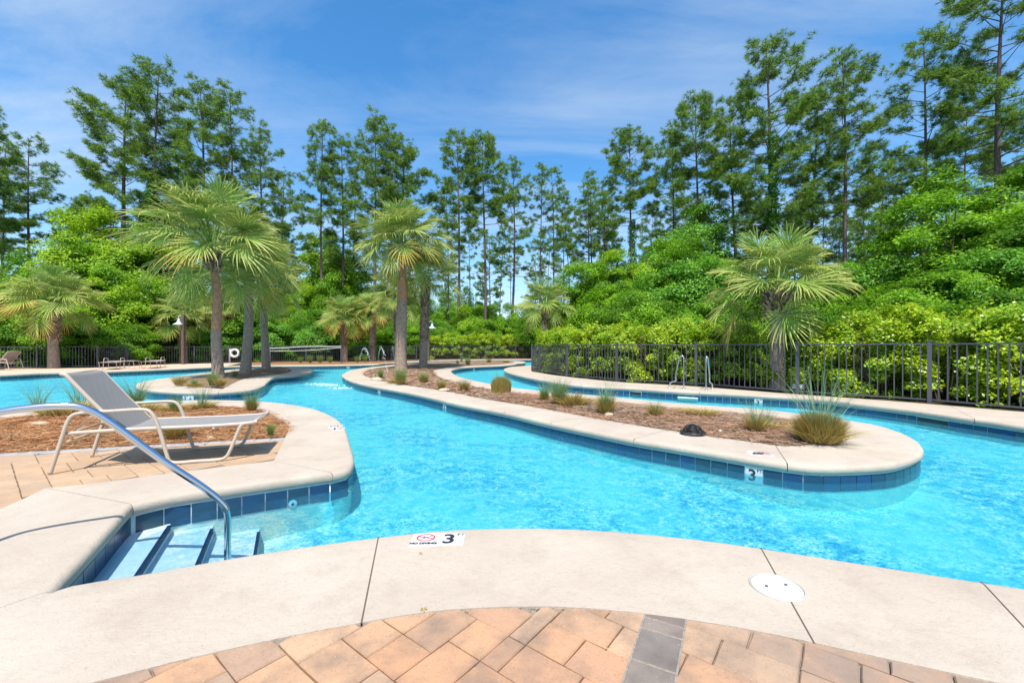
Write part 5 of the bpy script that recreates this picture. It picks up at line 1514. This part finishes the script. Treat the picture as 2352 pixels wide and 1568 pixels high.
# pine straw over the beds
def straw(name, bed, n, ln, w, mt, near, seed, zoff=.0):
    (_, f, vs) = bed; rng = np.random.default_rng(seed); V = np.array(vs); x0, y0 = V[:, 0].min(), V[:, 1].min(); x1, y1 = V[:, 0].max(), V[:, 1].max()
    pts = []
    while len(pts) < n:
        x, y = rng.uniform(x0, x1), rng.uniform(y0, y1)
        if not near(x, y): continue
        if f(x, y): pts.append((x, y))
    C = np.array(pts) + rng.normal(size=(len(pts), 2)) * .05; z = np.zeros(len(C))
    for i in range(0, len(C), 500):
        d = ((C[i:i + 500, None, :] - V[None, :, :2]) ** 2).sum(2); j = np.argsort(d, 1)[:, :3]; wgt = 1 / (np.take_along_axis(d, j, 1) + 1e-3)
        z[i:i + 500] = (V[j, 2] * wgt).sum(1) / wgt.sum(1)
    a = rng.uniform(0, 2 * np.pi, len(C)); L_ = ln * rng.uniform(.5, 1.2, len(C)); bend = rng.normal(size=len(C)) * .8; zz = np.maximum(z, -.002) + .004 + rng.uniform(0, .020, len(C)); til = rng.normal(size=len(C)) * .10
    out = []
    for t in (-.5, 0, .5):
        aa = a + bend * t; x = C[:, 0] + np.cos(aa) * L_ * t; y = C[:, 1] + np.sin(aa) * L_ * t; q = zz + til * L_ * t + .25 * np.abs(til) * L_
        nx, ny = -np.sin(aa) * w, np.cos(aa) * w
        out.append(np.stack([x - nx, y - ny, q], 1)); out.append(np.stack([x + nx, y + ny, q + w * .8], 1))
    VV = np.stack(out, 1).reshape(-1, 3); b = (np.arange(len(C)) * 6)[:, None]
    F = np.concatenate([b + np.array([[0, 1, 3, 2]]), b + np.array([[2, 3, 5, 4]])], 0)
    me = np_mesh(name, VV, F); me.materials.append(mt); o = link(name, me); o['kind'] = 'stuff'; return o
straw('pine_straw', MOUND3, 17000, .17, .0026, M['needle_straw'], lambda x, y: x > -9.2, 1)
straw('pine_straw', MOUND1, 17000, .15, .0028, M['needle_mulch'], lambda x, y: y < 10.5, 2)
straw('pine_straw', MOUND1, 5000, .26, .007, M['needle_mulch'], lambda x, y: 10 < y < 22, 3)

# ---------------------------------------------------------------- rocks, dome, small things
def rock(u, v, s, label, seed, mt=None, flat=.45, z=.03):
    rnd = random.Random(seed); x, y = at(u, v, z); mb = MB(); n = 10; vs = []; rows = 6
    for i in range(rows + 1):
        ph = math.pi / 2 * (i / rows)
        for k in range(n):
            q = 2 * math.pi * k / n; r = math.cos(ph) * s * (1 + .22 * math.sin(q * 2 + seed) + rnd.uniform(-.08, .08))
            vs.append((r * math.cos(q), r * .6 * math.sin(q), math.sin(ph) * s * flat * rnd.uniform(.88, 1.05) - .01))
    fs = [(i * n + k, i * n + (k + 1) % n, (i + 1) * n + (k + 1) % n, (i + 1) * n + k) for i in range(rows) for k in range(n)]
    mb.add(vs, fs, 0, False); o = mb.build('rock', mt or M['rock']); o.location = (x, y, z - .01); o.rotation_euler = (0, 0, rnd.uniform(-.3, .5)); tag(o, label, 'rock', 'rocks in the beds'); return o
rock(93, 975, .165, 'larger smooth tan rock in the straw bed left of the lounger', 1)
rock(137, 980, .13, 'flat cream rock just right of the larger tan rock', 2, flat=.3)
rock(40, 1003, .10, 'small flat stone sunk in the straw near the left edge', 3, flat=.2)
rock(483, 1001, .045, 'pebble in the straw under the lounger seat', 4)
rock(1399, 950, .10, 'small orange stone at the foot of the green wispy tuft', 5)
rock(1020, 895, .16, 'pale stone beside the small brown tuft', 6)
rock(642, 850, .42, 'dark rounded rock near the tip of the palm island', 7, M['mulch_ground'])
rock(622, 853, .34, 'lower dark rock left of the rounded one on the palm island', 8, M['mulch_ground'])
rock(1100, 836, .42, 'dark rock on the far tip of the main island', 9, M['mulch_ground'])
rock(865, 871, .22, 'pale stone left of the big centre palm', 10)
# black ribbed dome in the mulch
x, y = at(1591, 992, .03)
root = empty('drain_dome', (x, y, .035), R(15), 'black ribbed plastic drain dome in the mulch of the main island', 'drain dome')
mb = MB(); mb.lathe([(.085, .0), (.080, .04), (.055, .075), (0, .085)], n=28); mb.build('inner_shell', mat('dark_inside', (.008, .008, .009), .8), root)
for k in range(6):
    a = math.radians(8 + k * 14); r_ = .118 * math.cos(a); z = .105 * math.sin(a) * .92
    mb = MB(); mb.tube([(r_ * math.cos(q), r_ * math.sin(q), z) for q in np.linspace(0, 2 * math.pi, 29)], .0058, 5, cap=False); mb.build('ring_rib', M['black'], root)
for k in range(8):
    a = k * math.pi / 4
    mb = MB(); mb.tube([(.124 * math.cos(t) * math.cos(a), .124 * math.cos(t) * math.sin(a), .102 * math.sin(t)) for t in np.linspace(0, math.pi / 2, 8)], .0055, 5); mb.build('upright_rib', M['black'], root)
mb = MB(); mb.lathe([(.115, .004), (.165, .004), (.168, -.006)], n=28); mb.build('flange', M['black'], root)
x, y = at(1654, 994, .04); mb = MB(); mb.box((0, 0, 0), (.035, .028, .022), .5, 0, .006); o = mb.build('paper_scrap', M['white']); o.location = (x, y, .07); tag(o, 'tiny crumpled white scrap in the mulch between the dome and the sparse tuft', 'litter')
# leaves and petals on the near deck
lc = mat('dry_petal', (.42, .30, .07), .7)
for u, v, s, lb in ((962.5, 1272, .014, 'curled dry petal on the near coping under the NO DIVING tile'), (973, 1400, .012, 'tiny yellow-green sprig where coping meets paving'), (1390, 1492, .010, 'brown flake in a paver joint near the grey band')):
    x, y = at(u, v); mb = MB()
    for k in range(5 if 'sprig' in lb else 2):
        a = k * 1.25; mb.add([(0, 0, .002), (s * math.cos(a - .3), s * math.sin(a - .3), .006), (1.7 * s * math.cos(a), 1.7 * s * math.sin(a), .003), (s * math.cos(a + .3), s * math.sin(a + .3), .007)], [(0, 1, 2, 3)])
    o = mb.build('dry_petal', lc); o.location = (x, y, .001); tag(o, lb, 'petal')
# white box on the right deck
x, y = at(1834, 898)
root = empty('junction_box', (x, y, 0), R(-35), 'white plastic box on a stub at the edge of the right deck', 'box')
mb = MB(); mb.box((0, 0, .125), (.27, .11, .13), 0, 0, .008); mb.build('housing', M['white'], root)
mb = MB(); mb.box((-.02, -.058, .125), (.15, .006, .10), 0, 0, .002); mb.build('door', M['sign'], root)
mb = MB(); mb.tube([(0, 0, 0), (0, 0, .06)], .022, 8); mb.build('stub', M['frame'], root)
# grab rails at the far side of the channel
def grab(u, v, rz, label):
    x, y = at(u, v); root = empty('grab_rail', (x, y, 0), rz, label, 'grab rail', 'steel grab rails on the right deck')
    mb = MB(); mb.tube(catmull([(0, 0, 0), (0, 0, .3), (0, 0, .82), (.01, 0, .90), (.06, 0, .93), (.11, 0, .88), (.15, 0, .72), (.23, 0, .34), (.22, 0, .24), (.26, 0, .19), (.34, 0, .17), (.40, 0, .10), (.41, 0, 0)], 4), .021, 10); mb.build('rail', M['chrome'], root)
    for xx in (0, .41):
        mb = MB(); mb.lathe([(.022, .02), (.05, .01), (.055, 0)], (xx, 0, 0), 14); mb.build('flange', M['chrome'], root)
grab(1570.5, 892, R(140), 'left steel grab rail leaning back beside the middle fence post')
grab(1622, 895, R(42), 'right steel grab rail standing edge-on with a hooked foot')
# lamp posts
def lamp(u, Y, ztop, label, side=-1):
    root = empty('lamp_post', (xat(u, Y), Y, -.02), 0, label, 'lamp post', 'lamp posts by the far fence')
    mb = MB(); mb.box((0, 0, ztop / 2), (.17, .17, ztop), 0, 0, .012); mb.build('post', M['wood_post'], root)
    hx = side * .30
    mb = MB(); mb.tube(catmull([(side * .07, 0, ztop - .22), (side * .16, 0, ztop - .10), (hx, 0, ztop - .12), (hx, 0, ztop - .30)], 4), .022, 8); mb.build('arm', M['lamp_shade'], root)
    mb = MB(); mb.lathe([(.0, -.28), (.07, -.29), (.085, -.40), (.13, -.52), (.21, -.58), (.34, -.66), (.35, -.69), (.33, -.685), (.19, -.60), (.0, -.55)], (hx, 0, ztop), 24); mb.build('lamp_shade', M['lamp_shade'], root)
    mb = MB(); mb.lathe([(.0, -.60), (.05, -.60), (.07, -.68), (.05, -.76), (.0, -.78)], (hx, 0, ztop), 14); mb.build('globe', M['white'], root)
lamp(421, 28.4, 3.35, 'brown lamp post with a pale green shade before the short palm behind the far loungers')
lamp(984, 34.4, 3.35, 'brown lamp post half hidden behind the booted centre palm', 1)
# life ring
Y = 29.4; x = xat(528, Y)
root = empty('life_ring_stand', (x, Y, -.01), 0, 'thin white post by the far bank carrying the life ring', 'post'); mb = MB(); mb.tube([(0, 0, 0), (0, 0, 1.05)], .022, 8); mb.build('pole', M['white'], root); mb = MB(); mb.tube([(0, 0, .98), (.34, -.03, 1.0)], .014, 6); mb.build('bracket', M['white'], root)
root = empty('life_ring', (xat(539, Y - .15), Y - .15, zat(810.5, Y)), R(8), 'white life ring hung on a post left of the middle palm trunk', 'life ring')
mb = MB(); mb.tube([(.245 * math.cos(q), 0, .245 * math.sin(q)) for q in np.linspace(0, 2 * math.pi, 33)], .075, 10, cap=False); mb.build('ring', M['white'], root)
for k in range(4):
    a = math.pi / 4 + k * math.pi / 2; mb = MB(); mb.tube([(.33 * math.cos(a + t * .35), -.02, .33 * math.sin(a + t * .35)) for t in (-1, -.5, 0, .5, 1)], .009, 5); mb.build('rope', M['sign'], root)
# pool net between two posts in front of the far fence
Y = 30.6; xl, xr = xat(621, Y), xat(784, Y)
root = empty('pool_net', (xl, Y, 0), 0, 'slack white-taped water volleyball net between two posts before the far fence', 'net')
for xx in (0, xr - xl):
    mb = MB(); mb.box((xx, 0, .62), (.09, .09, 1.27)); mb.build('post', M['iron'], root)
for nm, zs, th in (('top_tape', (1.055, 1.10, 1.16, 1.20, 1.19, 1.19), .05), ('bottom_tape', (.86, .86, .88, .93, 1.02, 1.10), .035)):
    pts = [((xr - xl) * k / 5, -.05, z) for k, z in enumerate(zs)]; P = catmull(pts, 4); mb = MB()
    for a, b in zip(P, P[1:]):
        mb.add([(a[0], a[1] - .006, a[2] - th / 2), (b[0], b[1] - .006, b[2] - th / 2), (b[0], b[1] - .006, b[2] + th / 2), (a[0], a[1] - .006, a[2] + th / 2),
                (a[0], a[1] + .006, a[2] - th / 2), (b[0], b[1] + .006, b[2] - th / 2), (b[0], b[1] + .006, b[2] + th / 2), (a[0], a[1] + .006, a[2] + th / 2)], [(0, 1, 2, 3), (7, 6, 5, 4), (3, 2, 6, 7), (4, 5, 1, 0)])
    mb.build(nm, M['white'], root)
mb = MB()
for k in range(60):
    f = (k + .5) / 60; xx = (xr - xl) * f; zt = np.interp(f * 5, range(6), (1.055, 1.10, 1.16, 1.20, 1.19, 1.19)); zb = np.interp(f * 5, range(6), (.86, .86, .88, .93, 1.02, 1.10))
    mb.tube([(xx, -.05, zb), (xx, -.05, zt)], .003, 3, cap=False)
mb.build('mesh', M['iron'], root)['kind'] = 'stuff'
mb = MB(); mb.tube([(-.12, -.02, .75), (-.12, -.02, 1.16)], .035, 8); mb.build('winch', M['white'], root)
# water jets arching from the far bank to the main island
rj = random.Random(9)
def jet(u0, Y0, zp, u1, v1, vp, label):
    a = Vector((xat(u0, Y0), Y0, .1)); bx_, by_ = at(u1, v1, -.02); b = Vector((bx_, by_, -.02)); n = 26; pk_ = zp
    root = empty('water_jet', tuple(a), 0, label, 'water jet', 'arching water jets'); P = []
    for k in range(n + 1):
        t = k / n; p = a.lerp(b, t); p.z += 4 * pk_ * t * (1 - t); P.append(p - a)
    mb = MB(); mb.tube(P[:int(n * .8)], [.006 + .005 * t / n for t in range(int(n * .8))], 6); mb.build('stream', M['jet'], root)
    mb = MB()
    for k in range(130):
        t = rj.uniform(.0, 1) ** .7; i = min(int(t * n), n - 1); p = P[i].lerp(P[i + 1], t * n - i) + Vector((rj.gauss(0, .03), rj.gauss(0, .03), rj.gauss(0, .05))); s = rj.uniform(.005, .014)
        mb.add([p + Vector(q) * s for q in ((1, 0, 0), (-1, 0, 0), (0, 1, 0), (0, -1, 0), (0, 0, 1.5), (0, 0, -1.5))], [(0, 2, 4), (2, 1, 4), (1, 3, 4), (3, 0, 4), (2, 0, 5), (1, 2, 5), (3, 1, 5), (0, 3, 5)], 0, True)
    o = mb.build('droplets', M['jet'], root); o['kind'] = 'stuff'
jet(826, 29.5, 1.05, 860, 872, 806, 'left water jet arching onto the palm end of the main island')
jet(868, 30, 1.10, 893, 884, 806, 'middle water jet arching over the main island coping')
jet(905, 30.5, 1.15, 899, 838, 804, 'right water jet beside the big centre palm trunk')
for k, (u, v, s) in enumerate(((957, 903, .22), (993, 911, .20), (1017, 923, .18))):
    x, y = at(u, v, WATER_Z); x, y = x + 0, y
# bubbling spots where the jets of the floor well up
for u, v, s, lb in ((737, 894, .42, 'nearest-left white upwelling in the channel between the islands'), (765, 897, .34, 'middle white upwelling in the channel between the islands'), (787, 903.5, .26, 'nearest-right white upwelling in the channel between the islands')):
    x, y = at(u - 20, v - 25, WATER_Z) if False else at(u - 3, v - 26 + 14, WATER_Z); mb = MB()
    for j in range(80):
        a, q = rj.uniform(0, 6.28), s * rj.random(); px, py = math.cos(a) * q * 1.6, math.sin(a) * q; r_ = rj.uniform(.01, .035)
        mb.lathe([(r_, 0), (r_ * .7, r_ * .5), (0, r_ * .6)], (px, py, 0), 6)
    o = mb.build('upwelling', M['foam']); o.location = (x, y, WATER_Z + .002); tag(o, lb, 'bubbles', 'upwellings in the channel')
